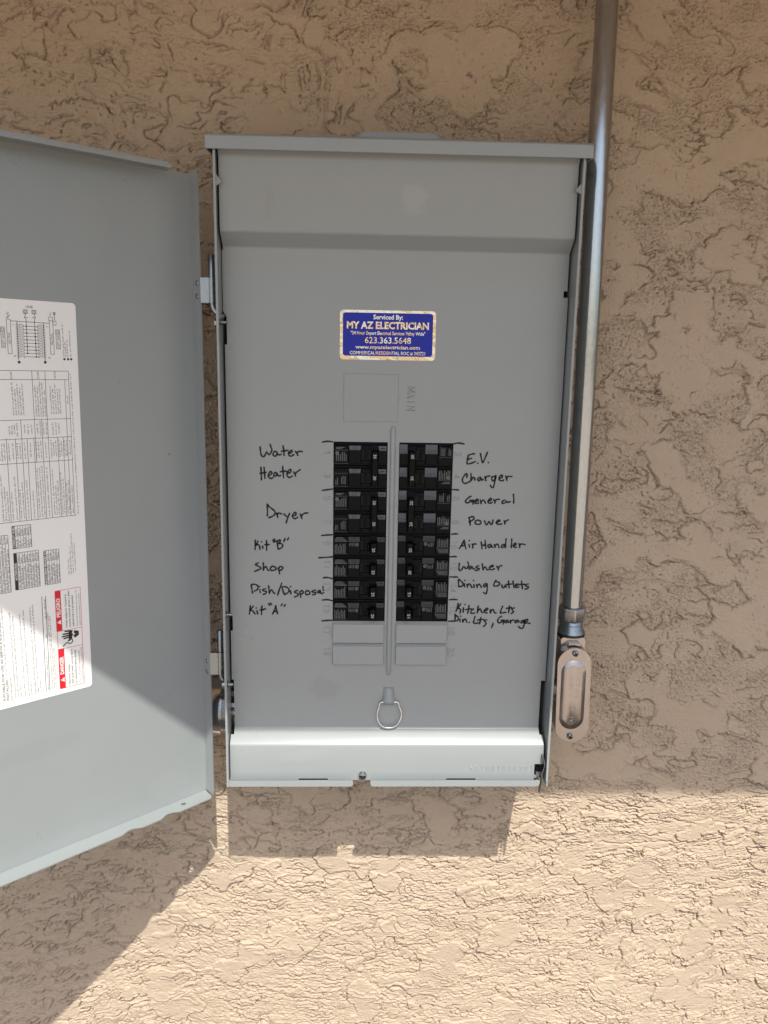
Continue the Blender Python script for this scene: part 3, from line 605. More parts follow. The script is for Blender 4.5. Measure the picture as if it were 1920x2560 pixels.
# rain cap
b = MB()
prof = [(-33.0, 287.0), (-33.0, 299.5), (-30.8, 301.6), (92, 309.0), (92, 307.5), (-30.6, 299.6), (-31.4, 298.6), (-31.4, 287.0)]
n = len(prof); x0, x1 = -190.6, 190.2
b.add([(x0, y, z) for y, z in prof] + [(x1, y, z) for y, z in prof], [(i, (i + 1) % n, n + (i + 1) % n, n + i) for i in range(n)] + [tuple(range(n - 1, -1, -1)), tuple(range(n, 2 * n))])
for xa, xb in ((x0, x0 + 1.5), (x1 - 1.5, x1)):
    b.add([(x, y, z) for x in (xa, xb) for y, z in ((-32.2, 287.0), (92, 294.5), (92, 308.2), (-31.0, 300.4))], [(0, 1, 2, 3), (7, 6, 5, 4), (0, 4, 5, 1), (1, 5, 6, 2), (2, 6, 7, 3), (3, 7, 4, 0)])
cap = b.build('top_cap', M['paint'], panel, O, bevel=0.7, smooth_angle=40)
b = MB()
b.prism([rrect(-48.5, 46.5, -2, 82, 12, 6)], lambda u, v, w: (u, v, w + 303.2 + v * 0.06), 0.0, 9.0)
b.prism([rrect(-44.5, 42.5, 2, 78, 10, 6)], lambda u, v, w: (u, v, w + 303.2 + v * 0.06), 9.0, 11.5)
b.build('closure_plate', M['paint'], cap, O, bevel=1.5, smooth_angle=50, bevseg=3)

# dead-front cover: folded sheet with two breaker openings and side notches
rows = [(300, -29.5), (293, -25.0), (287, -19.6), (284.8, -17.9), (282.6, -17), (215.5, -17), (213.2, -16.4), (211.8, -15.2), (201.4, -1.6), (200.0, -0.5), (198.0, 0), (162.5, 0), (156, 0), (134.5, 0), (130.5, 0), (101.4, 0), (0.3, 0),
        (-198.4, 0), (-203.4, 0), (-215.4, 0), (-274.6, 0), (-331.6, 0), (-333.2, -0.6), (-334.4, -1.9), (-338.5, -7.0), (-345.6, -15.5), (-347.0, -16.6), (-348.8, -17), (-370.4, -17), (-388.6, -17), (-390.4, -17)]
xs = [-181.2, -180.2, -177.9, -103, -69.5, -65.3, -6.4, 6.3, 65.2, 68, 102, 170.5, 176.6, 180.4]
holes = set()
for j in range(len(rows) - 1):
    zt, zb = rows[j][0], rows[j + 1][0]
    for i in range(len(xs) - 1):
        xa, xb = xs[i], xs[i + 1]
        zm, xm = (zt + zb) / 2, (xa + xb) / 2
        if -203.4 < zm < 0.3 and (-65.3 < xm < -6.4 or 6.3 < xm < 65.2): holes.add((i, j))
        if xm < -177.9 and (101.4 < zm < 130.5 or -215.4 < zm < -198.4 or -338.5 < zm < -274.6): holes.add((i, j))
        if xm < -180.2 and zm > -331: holes.add((i, j))
        if xm > 176.6 and (156 < zm < 162.5 or -338.5 < zm < -274.6): holes.add((i, j))
        if xm > 170.5 and zm < -370.4: holes.add((i, j))
        if zm < -388.6 and (-103 < xm < -69.5 or 68 < xm < 102): holes.add((i, j))
b = MB(); nx = len(xs)
b.add([(x, y, z) for z, y in rows for x in xs], [(j * nx + i, (j + 1) * nx + i, (j + 1) * nx + i + 1, j * nx + i + 1) for j in range(len(rows) - 1) for i in range(nx - 1) if (i, j) not in holes])
# return flanges down the two sides
b.box(-181.6, -180.3, 0.5, 12, 135, 197); b.box(179.6, 181.2, -1.2, 12, -274, 155.5)
# pressed-in rib between the breaker columns
rib = []
prof = [(-3.6, 0.3), (-2.7, -1.4), (-1.2, -2.3), (0.6, -2.3), (2.1, -1.4), (3.0, 0.3)]
zs_ = [18.5, 16.8, 13.5, -264, -267.5, -269.2]; sc = [0.05, 0.65, 1, 1, 0.65, 0.05]
vs = [(-0.55 + x * (0.35 + 0.65 * s) , 0.3 + (y - 0.3) * s, z) for z, s in zip(zs_, sc) for x, y in prof]
b.add(vs, [(j * 6 + i, (j + 1) * 6 + i, (j + 1) * 6 + i + 1, j * 6 + i + 1) for j in range(5) for i in range(5)])
cover = b.build('cover', M['paint'], panel, O, smooth_angle=42)
b = None

# knock-out plates: the square main plate and the unused spaces below the breakers
def knockout(x0, x1, z0, z1, top):
    b = MB()
    b.frustum(x0, x1, z0, z1, 0.0, -3.6 if top > 1 else -0.7, 0.7, 0.7, 0.5, top)
    return b.build('knockout_plate', M['paint'], cover, O, bevel=0.25)
knockout(-55.0, 4.2, 22.1, 73.4, 0.5)
for x in (-55.2, 4.4):
    b = MB(); b.box(x - 1.6, x + 1.6, -0.9, 0.2, 46.2, 49.4); b.build('knockout_tab', M['paint'], cover, O, bevel=0.5)
for x0, x1 in ((-65.3, -6.6), (6.4, 65.2)):
    knockout(x0, x1, -228.6, -203.8, 3.4); knockout(x0, x1, -254.8, -229.6, 3.4)

# numbers and words pressed into the steel
STROKES = {'1': [[(.12, .8), (.32, 1), (.32, 0)]], '2': [[(.03, .78), (.1, .95), (.3, 1), (.5, .93), (.55, .72), (.4, .45), (.02, 0), (.6, 0)]], '3': [[(.04, .9), (.28, 1), (.52, .88), (.5, .62), (.28, .53), (.55, .42), (.57, .15), (.3, 0), (.02, .12)]],
    '4': [[(.45, 0), (.45, 1), (.0, .3), (.62, .3)]], '5': [[(.55, 1), (.1, 1), (.06, .56), (.3, .64), (.55, .5), (.57, .2), (.32, 0), (.02, .12)]], '6': [[(.5, .95), (.25, .98), (.05, .6), (.04, .25), (.28, 0), (.55, .2), (.53, .48), (.28, .58), (.06, .38)]],
    '7': [[(.02, 1), (.58, 1), (.2, 0)]], '8': [[(.3, .54), (.07, .7), (.1, .93), (.3, 1), (.5, .93), (.53, .7), (.3, .54), (.03, .35), (.06, .08), (.3, 0), (.54, .08), (.57, .35), (.3, .54)]], '9': [[(.54, .6), (.32, .42), (.06, .52), (.05, .8), (.3, 1), (.55, .78), (.54, .4), (.35, .02), (.1, .05)]],
    '0': [[(.3, 1), (.06, .8), (.06, .2), (.3, 0), (.54, .2), (.54, .8), (.3, 1)]], 'M': [[(0, 0), (0, 1), (.32, .25), (.64, 1), (.64, 0)]], 'A': [[(0, 0), (.3, 1), (.6, 0)], [(.12, .36), (.48, .36)]], 'I': [[(.3, 0), (.3, 1)]], 'N': [[(.04, 0), (.04, 1), (.58, 0), (.58, 1)]]}
def emboss(parent, items, y=0.0, r=0.68):
    """characters pressed up from the steel, one rounded stroke each line"""
    for (s, x, z, h, rot, w) in items:
        adv = (w / len(s)) if w else h * 0.82
        c, sn = math.cos(R(rot)), math.sin(R(rot))
        b = MB()
        for k, ch in enumerate(s):
            for st in STROKES[ch]:
                path = []
                for (u, v) in (smooth(st, 3) if ch in '2356890' else st):
                    a = (k - (len(s) - 1) / 2) * adv + (u - 0.3) * h * 0.9; q = (v - 0.5) * h
                    path.append((x + a * c - q * sn, y - 0.05, z + a * sn + q * c))
                b.tube(path, r, 8)
        b.build('embossed_number' if s[0].isdigit() else 'embossed_lettering', M['paint'], parent, O, smooth_angle=60)
emboss(cover, [('MAIN', 17.8, 47.3, 8.6, -90, 26.6)])
emboss(cover, [(s, -71.8, z, 6.8, -90, None) for s, z in zip(('1', '3', '5', '7', '9', '11', '13', '15', '17', '19'), (-12, -37.4, -62.6, -88.5, -112.7, -137.6, -162.8, -188.8, -214.1, -240.0))])
emboss(cover, [(s, 70.4, z, 6.8, -90, None) for s, z in zip(('2', '4', '6', '8', '10', '12', '14', '16', '18', '20'), (-11.7, -36.7, -61.0, -87.6, -113.5, -138.0, -163.9, -189.5, -214.4, -240.1))])
emboss(cover, [('532001030301', 131.8, -375.7, 5.4, 0, 78.0)], y=-17.0, r=0.5)

# marker handwriting
for name, strokes in HAND:
    b = MB()
    for st in strokes:
        b.ribbon(list(zip(st[0::2], st[1::2])), 1.85 if name != '-' else 1.85, -0.22)
    if name == '-':
        b.build('divider_stroke', M['ink'], cover, O)
    else:
        tag(b.build('handwritten_name', M['ink'], cover, O), 'handwritten words %s in black marker' % name.replace('"', "'"))

# foil service sticker (turned a touch, wrinkled edges)
b = MB()
g = 40
edge = rrect(-59.2, 42.3, 88.0, 139.4, 4, 6)
b.prism([edge], lambda u, v, w: (u, w, v), -0.10, -0.30, 0)
b.prism([rrect(-56.1, 39.2, 92.0, 136.7, 3, 6)], lambda u, v, w: (u, w, v), -0.31, -0.36, 1)
Y = -0.42
for s, x, z, h, w, bo in (('Serviced By:', -8.4, 132.5, 4.6, 31.3, 0.02), ('MY AZ ELECTRICIAN', -8.5, 123.9, 6.9, 86.8, 0.035), ('"24 Hour Expert Electrical Services Valley Wide"', -8.3, 115.9, 3.5, 79.0, 0.015),
                         ('623.363.5648', -8.3, 108.5, 6.3, 48.9, 0.01), ('www.myazelectrician.com', -8.2, 101.4, 3.6, 68.8, 0.02), ('COMMERICAL/RESIDENTIAL ROC # 343721', -8.2, 95.3, 3.5, 80.1, 0.01)):
    b.text(s, x, z, h, Y, 2, 0.0, w, bold=bo)
tag(b.build('service_sticker', [M['foil'], M['blue'], M['foil']], cover, O), 'blue sticker with a shiny foil border and silver lettering')

# lifting ring and its strap
pts = [(-6.2, -300.0), (-9.2, -300.6), (-10.8, -303.4), (-11.0, -307.0), (-12.3, -311.1), (-13.1, -317.0), (-11.8, -323.2), (-8.4, -328.2), (-3.6, -330.9), (1.5, -331.3), (6.6, -330.2), (11.2, -326.4), (14.2, -320.6), (14.9, -315.0), (13.7, -309.2), (12.0, -305.6), (11.6, -302.6), (10.4, -300.5), (6.2, -299.9)]
sm = smooth(pts, 3)
b = MB(); b.tube([(x, -3.4 - 1.6 * max(0, -(z + 318)) / 14, z) for x, z in sm], 1.0, 10)
b.build('pull_ring', M['chrome'], cover, O, smooth_angle=60)
b = MB()
sp = [(-283, 0.0), (-288, -0.8), (-294, -3.0), (-298, -5.0), (-301.0, -5.2), (-303.0, -3.6), (-302.8, -1.4), (-301.4, 0.2)]
b.add([(x, y, z) for z, y in sp for x in (-6.2, 5.9)], [(2 * i, 2 * i + 2, 2 * i + 3, 2 * i + 1) for i in range(len(sp) - 1)])
b.build('ring_strap', M['paint'], cover, O, solid=0.9, smooth_angle=60)
def screw(x, y, z, r, parent, origin, axis=(0, -1, 0), slot=35, mat='zinc', cross=False):
    b = MB(); b.lathe([(0, r), (0.5 * r, r), (0.8 * r, r * 0.86), (0.95 * r, r * 0.5), (0.98 * r, 0.01)], (x, y, z), axis, 18)
    c, s = math.cos(R(slot)), math.sin(R(slot)); l, w = r * 0.82, r * 0.16; yy = y - 0.98 * r - 0.05
    def bar(c, s):
        b.add([(x + a * c - q * s, yy, z + a * s + q * c) for a, q in ((-l, -w), (l, -w), (l, w), (-l, w))], [(0, 1, 2, 3)], 1)
    bar(c, s)
    if cross: 
        yy -= 0.02; bar(-s, c)
    return b.build('screw', [M[mat], M['slot']], parent, origin, smooth_angle=40)
screw(-29.3, -17.0, -383.9, 4.6, cover, O, slot=-4)
b = MB(); b.prism([rrect(-35.4, -23.2, -391.0, -377.4, 5.5, 6)], XZ, -17.05, -17.5); b.build('screw_ear', M['paint'], cover, O, bevel=0.2)

# spring clip at the lower right corner
b = MB()
cl = [(178.4, -357.2), (181.0, -364.3), (180.9, -370.0), (179.2, -376.9), (178.4, -381.0), (179.6, -387.2), (178.2, -398.0), (177.4, -404.6)]
b.add([(x, y, z) for x, z in cl for y in (-24, -17)], [(2 * i, 2 * i + 2, 2 * i + 3, 2 * i + 1) for i in range(len(cl) - 1)])
b.add([(171.6, -20, -377.2), (178.6, -21, -377.6), (178.6, -20, -381.4), (175.6, -20, -381.6), (175.4, -20, -386.2), (172.8, -20, -386.2)], [(0, 1, 2, 3, 4, 5)])
b.build('spring_clip', M['zinc'], panel, O, solid=0.9)

# screws through the left side wall
for y, z, k in ((-22.3, 123.5, 0), (-24.5, -190.5, 1), (-25.0, -272.2, 2)):
    b = MB()
    b.lathe([(0, 4.4), (3.6, 4.4), (4.2, 3.8), (4.25, 0.01)], (XL - 0.1, y + 6, z), (-1, 0, 0), 6 if k < 2 else 18)
    b.lathe([(0, 3.4), (2.4, 3.4), (2.5, 1.7), (6.5, 1.7), (6.6, 0.01)], (XL + 1.5, y + 6, z), (1, 0, 0), 12)
    b.build('side_screw', M['zinc'], panel, O, smooth_angle=30)

# hinges: pin bent into the side wall, folded leaf riveted to the door
for (zt, zp, zb, sl) in ((192.4, 168.6, 143.3, 0), (-215.4, -240.9, -266.8, 8)):
    px, py = -192.4, 0.0
    b = MB()
    b.box(-203.6, px - 2.5, py - 4.4, py - 3.1, zb, zp)
    kn = [(px + 4.4 * math.cos(R(a)), py + 4.4 * math.sin(R(a))) for a in range(-112, 205, 12)]
    vs = [(x, y, zp + 0.01) for x, y in kn] + [(x, y, zb - (sl * max(0, x - px + 1) / 5.4 if sl else 0)) for x, y in kn]
    n = len(kn); b.add(vs, [(i, n + i, n + i + 1, i + 1) for i in range(n - 1)])
    b.add([(kn[0][0], kn[0][1], zp), (px - 2.6, py - 4.4, zp), (px - 2.6, py - 4.4, zb), (kn[0][0], kn[0][1], zb)], [(0, 1, 2, 3)])
    h = b.build('hinge', M['zinc'], panel, O, smooth_angle=32)
    b = MB()
    low = [(px, py, zb + 3), (px + 0.2, py, zb - 3.0), (px + 1.6, py, zb - 6.5), (px + 4.4, py - 0.2, zb - 9.8), (px + 8, py - 0.5, zb - 12.4), (px + 13, py - 1, zb - 14)]
    b.tube([(px, py, zt), (px, py, zt - 0.7), (px, py, zp)] + low, 3.2, 14, radii=[2.7, 3.2, 3.2] + [3.2] * 6)
    b.build('hinge_pin', M['zinc'], h, O, smooth_angle=50)

# ------------------------------------------------------------------ door, swung open about 138 degrees
HX, HY, HA = -214.44, 8.49, 0.7278
ZT_D, ZB_D = 271.8, -418.6
door_o = (0, 0, 0)
b = MB()
b.box(-372, 0, 0, 1.2, ZB_D, ZT_D)
# flange beside the hinge
fl = [(0, ZB_D + 1.5), (14.8, ZB_D + 0.4), (16.1, ZB_D + 2.4), (16.1, ZT_D - 4.0), (14.9, ZT_D - 1.0), (11.5, ZT_D), (0, ZT_D)]
b.prism([fl], lambda u, v, w: (w, -u, v), 1.2, 0.0)
b.prism([[(0, ZB_D), (16, ZB_D), (16, ZT_D), (0, ZT_D)]], lambda u, v, w: (w, -u, v), -372, -370.8)
# deep top flange with a curl, ending short of the hinge
tf = [(-370.5, 0), (-24.4, 0.0), (-31.5, 11.0), (-34.0, 13.5), (-36.5, 28.0), (-39.5, 31.0), (-370.5, 31.0)]
b.prism([tf], lambda u, v, w: (u, -v, w), ZT_D - 1.2, ZT_D)
b.box(-370.5, -37, -31.0, -29.8, ZT_D - 5.0, ZT_D - 1.3)
# bottom flange: rounded end, two scallops and a round hole
bf = [(-370.5, 0), (-1.8, 0.0), (-1.4, 2.0), (-2.8, 16.0), (-4.6, 18.6), (-7.5, 19.4), (-46.0, 20.0), (-49.5, 17.6), (-53.5, 15.6), (-58.0, 15.0), (-62.0, 16.2), (-66.0, 18.4), (-70.7, 20.2),
      (-92.0, 20.0), (-96.0, 17.6), (-100.5, 15.6), (-105.0, 15.6), (-109.5, 17.2), (-115.4, 19.8), (-370.5, 20.0)]
b.prism([bf, circ(-35.4, 9.0, 2.9)], lambda u, v, w: (u, -v, w), ZB_D + 1.2, ZB_D)
door = b.build('door', M['paint_door'], panel, (0, 0, 0), bevel=0.7, smooth_angle=35, bevseg=3)
door.location = ((HX - O[0]) * 0.001, (HY - O[1]) * 0.001, (0 - O[2]) * 0.001)
door.rotation_euler = (0, 0, HA)
for z in (163.4, 150.1, -252.4, -265.6):
    b = MB(); b.lathe([(0, 2.6), (0.5, 2.5), (0.9, 1.9), (0.5, 1.3), (0.4, 0.01)], (-0.05, -9.4, z), (-1, 0, 0), 14)
    b.build('rivet', M['zinc'], door, (0, 0, 0), smooth_angle=60)

# instruction label on the inside of the door (top right corner of the sheet is the local origin)
SX, SZ, SR = -126.0, 136.4, 0.0117
def S(p):                                    # sheet -> door
    c, s = math.cos(SR), math.sin(SR)
    return (SX + p[0] * c + p[2] * s, p[1], SZ - p[0] * s + p[2] * c)
def D(x, z):                                 # door -> sheet coordinates
    c, s = math.cos(SR), math.sin(SR)
    dx, dz = x - SX, z - SZ
    return (dx * c - dz * s, dx * s + dz * c)
sheet = MB()
sheet.prism([rrect(-118, 0, -385, 0, 3.6, 6)], XZ, -0.10, -0.35, 0)
Y0 = -0.42
def dl(x0, z0, x1, z1, w=0.45, mi=1): 
    a, c = D(x0, z0), D(x1, z1); sheet.line(a[0], a[1], c[0], c[1], w, Y0, mi)
def dt(s, x, z, h, rot=90, w=None, mi=1, bold=0.0, y=Y0): 
    a = D(x, z); sheet.text(s, a[0], a[1], h, y, mi, rot, w, bold)
rs = random.Random(3)
def micro(x, z0, z1, h=1.5, mi=2):
    """a printed line too small to read, running upward from z0 to z1 at column x: irregular ink marks"""
    z = z0
    while z < z1 - 1:
        wl = min(rs.uniform(2.0, 7.5), z1 - z); q = z
        while q < z + wl - 0.5:
            k = rs.uniform(0.55, 0.95)
            c = D(x, q); hh = h * rs.choice((0.62, 0.62, 0.8, 1.0))
            sheet.rect(c[0] + h * 0.5 - hh, c[0] + h * 0.5, c[1], c[1] + k * 0.62, Y0, mi)
            if rs.random() < 0.5:
                sheet.rect(c[0] + h * 0.5 - 0.3, c[0] + h * 0.5, c[1] + k * 0.5, c[1] + k + 0.2, Y0 - 0.004, mi)
            q += k + 0.38
        z += wl + 0.75
def block(x0, x1, z0, z1, lines, h=1.5, ragged=0.25, left=True):
    for i in range(lines):
        x = x0 + (x1 - x0) * (i + 0.5) / lines
        r = rs.uniform(0, ragged) * (z1 - z0)
        micro(x, z0 + (0 if left else r * 0.5), z1 - (r if left else r * 0.5), h)
# wiring diagram
dt('LINE', -169.0, 130.9, 2.4, 0, 6.2)
for x in (-172.9, -165.1):
    c = D(x, 126.4)
    sheet.frame(c[0] - 1.9, c[0] + 1.9, c[1] - 1.6, c[1] + 1.6, 0.4, Y0, 1); sheet.disc(c[0], c[1], 1.35, Y0 - 0.01, 1, 14, 0.85)
    s = 1 if x < -170 else -1
    dl(x, 124.8, x, 123.0); dl(x, 123.0, x - s * 1.0, 122.2); dl(x - s * 1.0, 122.2, x - s * 0.9, 121.0); dl(x - s * 0.9, 121.0, x + s * 0.2, 119.8); dl(x - s * 1.0, 121.4, x + s * 2.4, 121.3)
dl(-172.6, 119.8, -173.1, 89.6, 0.55); dl(-165.1, 119.8, -165.5, 86.2, 0.55)
dl(-180.85, 117.6, -181.4, 83.2, 0.6); dl(-157.2, 117.0, -157.7, 82.6, 0.6); dl(-186.5, 117.8, -151.7, 116.9, 0.45)
for k in range(10):
    z = 113.6 - k * 3.05
    xb = -172.75 - 0.05 * k if k % 2 == 0 else -165.15 - 0.04 * k
    dl(-175.0, z, -162.6, z - 0.3, 0.4)
    c = D(xb, z - 0.1); sheet.disc(c[0], c[1], 0.75, Y0 - 0.01, 1)
    for sx, x in ((1, -180.9 - 0.05 * k), (-1, -157.2 - 0.05 * k)):
        for q in (1.0, -0.5):
            zz = z + q
            dl(x - sx * 1.4, zz, x + sx * 1.6, zz, 0.36); dl(x + sx * 1.6, zz, x + sx * 2.6, zz + 0.9, 0.36); dl(x + sx * 2.6, zz + 0.9, x + sx * 4.0, zz + 0.6, 0.36); dl(x + sx * 4.0, zz + 0.6, x + sx * 5.7, zz - 0.5, 0.36)
        dl(x + sx * 5.7, z + 0.6, x + sx * 5.7, z - 1.0, 0.36)
for x in (-181.3, -157.7):
    c = D(x, 81.2); sheet.disc(c[0], c[1], 1.3, Y0 - 0.01, 1)
for x0, x1 in ((-190.3, -186.5), (-152.0, -148.4)):
    a, c = D(x0, 88.7), D(x1, 119.2); sheet.frame(a[0], c[0], a[1], c[1], 0.4, Y0, 1); dt('NEUTRAL', (x0 + x1) / 2, 102.5, 2.0, 90, 10.6)
for x0, x1, z0, z1, zl in ((-195.6, -192.1, 94.2, 108.2, 112.2), (-146.3, -142.5, 93.6, 107.4, 111.2)):
    a, c = D(x0, z0), D(x1, z1); sheet.frame(a[0], c[0], a[1], c[1], 0.4, Y0, 1); dt('EQPT GND', (x0 + x1) / 2, (z0 + z1) / 2, 2.0, 90, 12.4)
    a, c = D(x0, z1), D(x1, zl); sheet.frame(a[0], c[0], a[1], c[1], 0.4, Y0, 1); q = D((x0 + x1) / 2, (z1 + zl) / 2); sheet.disc(q[0], q[1], 1.3, Y0 - 0.01, 1, 14, 0.85)
dt('N2', -188.6, 124.2, 1.7, 80); dt('N1', -150.2, 125.4, 1.7, 90); dt('1', -184.3, 114.4, 1.7, 90); dt('2', -153.9, 113.8, 1.7, 90); dt('39', -184.6, 86.8, 1.7, 0); dt('42', -153.6, 85.4, 1.7, 0)
dl(-190.0, 120.2, -186.6, 123.0); dl(-188.5, 119.8, -188.0, 122.5); dl(-146.6, 125.4, -146.6, 119.6); c = D(-146.6, 126.0); sheet.disc(c[0], c[1], 1.25, Y0 - 0.01, 1, 14, 0.5)
a, c = D(-152.0, 119.3), D(-148.4, 122.6); sheet.frame(a[0], c[0], a[1], c[1], 0.4, Y0, 1); a, c = D(-148.2, 115.4), D(-145.4, 119.0); sheet.frame(a[0], c[0], a[1], c[1], 0.4, Y0, 1)
for x, z1, two in ((-139.7, 116.6, True), (-136.2, 102.5, False), (-133.2, 110.6, False)):
    c = D(x + 0.2, 84.2); sheet.disc(c[0], c[1], 1.15, Y0 - 0.01, 1); micro(x - 0.3, 86.4, z1, 1.4)
    if two: micro(x + 1.5, 86.4, 101.0, 1.4)
# breaker table
for x, z0, z1 in ((-214, 73.9, -66), (-170.6, 73.4, -12), (-158.6, 73.2, -66.5), (-136.5, 72.9, -67.2), (-140.4, 65.0, -67.0), (-150.5, 11, -66.8), (-197.5, 12, -66.2), (-189.5, 11.5, -66.3), (-183.5, 29, -66.4), (-179.0, 11, -66.4), (-164.5, 28, -66.6), (-172.8, 11.5, -66.5), (-145.2, 11, -67)):
    dl(x, z0, x - (z0 - z1) * 0.0117, z1, 0.42)
for z, x0 in ((73.4, -216), (65.4, -216), (28.4, -216), (10.9, -216), (-11.7, -216), (-66.6, -216)):
    dl(x0, z + 0.5, -136.6, z - 0.45, 0.42)
for x in (-189.2, -165.2, -149.6): dt({-189.2: '65,000', -165.2: '65,000', -149.6: '100,000'}[x], x, 69.2, 1.7, 90)
block(-190.6, -179.4, 33, 64, 5); block(-170.0, -159.4, 31, 64, 5); block(-156.0, -145.2, 33, 63, 5); micro(-138.9, 42, 52, 1.4)
block(-195.6, -186.4, 13.5, 26.5, 4, ragged=0.5, left=False); block(-182.5, -172.8, 13.5, 26.5, 3, ragged=0.5, left=False); block(-170.4, -159.5, 12.5, 27.0, 4, ragged=0.4, left=False); block(-156.2, -147.4, 13, 26.5, 3, left=False)
for x0, x1, n in ((-205, -198.2, 3), (-197, -190.2, 2), (-189, -184.2, 2), (-182.8, -179.6, 1), (-178.4, -173.4, 1), (-171.8, -165.2, 3), (-163.8, -159.8, 1), (-157.6, -151.2, 3), (-149.8, -145.9, 2), (-144.6, -141.0, 2), (-139.9, -137.2, 1)):
    block(x0 - 0.8, x1 - 0.6, -9, 9, n, 1.45, 0.3, False); block(x0 - 1.3, x1 - 1.0, -64.5, -14, n, 1.45, 0.55)
micro(-134.9, -66, 71, 1.35)
# accessory tables
def table(x0, x1, z0, z1, hdr, title, rowsn, colz):
    a, c = D(x0, z0), D(x1, z1); sheet.frame(a[0], c[0], a[1], c[1], 0.4, Y0, 1)
    a2, c2 = D(x0, z0), D(x0 + hdr, z1); sheet.rect(a2[0], c2[0], a2[1], c2[1], Y0 - 0.02, 1)
    dt(title, x0 + hdr / 2, (z0 + z1) / 2, 1.9, 90, None, 0, 0.02, Y0 - 0.05)
    for i in range(rowsn):
        xx = x0 + hdr + (x1 - x0 - hdr) * i / rowsn; dl(xx, z0, xx, z1, 0.35)
        xm = xx + (x1 - x0 - hdr) * 0.5 / rowsn; micro(xm, z0 + 1, colz - rs.uniform(1, 6), 1.6, 1); micro(xm, colz + 0.8, z1 - rs.uniform(0.6, 3), 1.6, 1)
    dl(x0 + hdr, colz, x1, colz, 0.35)
table(-198.7, -181.1, -92.0, -70.5, 2.7, 'CONDUIT HUBS', 6, -80.0)
table(-199.1, -175.6, -132.2, -96.6, 3.2, 'ACCESSORIES', 8, -106.5)
table(-171.3, -156.1, -132.5, -98.5, 2.7, 'BRANCH MAIN BREAKER KITS', 5, -108.5)
table(-222, -202.5, -133.0, -78.0, 0.1, ' ', 7, -86)
for x, z0, z1 in ((-147.6, -126, -110), (-145.3, -126, -97), (-143.2, -125, -84), (-141.0, -123, -93)): micro(x, z0, z1, 1.3)
# service notes
dt('SUITABLE FOR USE AS SERVICE EQUIPMENT WHEN', -216.2, -190, 2.1, 90, 100, 1, 0.015); dt('INSTALLED.', -213.4, -229, 2.1, 90, 22, 1, 0.015)
micro(-213.4, -214, -146, 1.5)
for x, z0, z1 in ((-210.0, -241, -218), (-206.6, -240, -152), (-204.0, -239, -156), (-201.4, -240, -228), (-197.6, -240, -156), (-194.0, -241, -152), (-191.4, -240, -226), (-187.6, -241, -151), (-185.0, -240, -149), (-182.4, -240, -228)):
    micro(x, z0, z1, 1.6)
dl(-175.4, -143.4, -177.2, -241.4, 0.55); dl(-171.8, -143.5, -173.5, -241.9, 0.55)
micro(-174.9, -240, -204, 1.5); micro(-173.8, -186, -182, 1.6); micro(-173.2, -166, -146, 1.5)
for x, z0, z1 in ((-171.0, -240, -160), (-169.2, -240, -163), (-167.4, -240, -196)): micro(x, z0, z1, 1.4)
# danger panel
for (z0, z1, s) in ((-182.0, -140.8, 'PELIGRO'), (-242.6, -200.7, 'DANGER')):
    a, c = D(-163.3, z0), D(-157.0, z1); sheet.rect(a[0], c[0], a[1], c[1], Y0 - 0.02, 3)
    dt(s, -160.2, z0 + 24.0, 3.6, 90, 19.5 if s == 'PELIGRO' else 18.6, 0, 0.03, Y0 - 0.05)
    t = D(-160.2, z0 + 9.0); sheet.add([(t[0] + 1.9, Y0 - 0.05, t[1] - 2.4), (t[0] + 1.9, Y0 - 0.05, t[1] + 2.4), (t[0] - 2.2, Y0 - 0.05, t[1])], [(0, 1, 2)], 0)
    sheet.line(t[0] - 0.9, t[1], t[0] + 0.6, t[1], 0.55, Y0 - 0.08, 3); sheet.rect(t[0] + 0.95, t[0] + 1.4, t[1] - 0.28, t[1] + 0.28, Y0 - 0.08, 3)
a, c = D(-163.4, -242.7), D(-137.2, -140.7); sheet.frame(a[0], c[0], a[1], c[1], 0.45, Y0 - 0.03, 3)
dl(-163.0, -182.4, -137.6, -182.9, 0.4, 3); dl(-163.1, -201.0, -137.7, -201.5, 0.4, 3)
for i, s in enumerate(('Hazardous Voltage.', 'Will cause death, serious injury', 'or substantial property damage.')):
    w = (22, 37, 36)[i]; dt(s, -153.4 + i * 3.4, -240.6 + w / 2, 1.9, 90, w, 1, 0.012)
for i, s in enumerate(('Turn off power supplying this', 'equipment before working inside.')):
    w = (34, 37.5)[i]; dt(s, -142.6 + i * 2.8, -240.6 + w / 2, 1.7, 90, w, 2)
for i, s in enumerate(('Voltaje peligroso. Causará la', 'muerte, lesiones graves o daño', 'substancial a la propiedad.')):
    w = (35, 38, 33)[i]; dt(s, -153.0 + i * 3.4, -180.4 + w / 2, 1.9, 90, w, 1, 0.012)
for i, s in enumerate(('Desconecte el suministro de energía a este', 'equipo antes de trabajar en su interior.')):
    w = (37.5, 34)[i]; dt(s, -142.2 + i * 2.8, -180.4 + w / 2, 1.6, 90, w, 2)
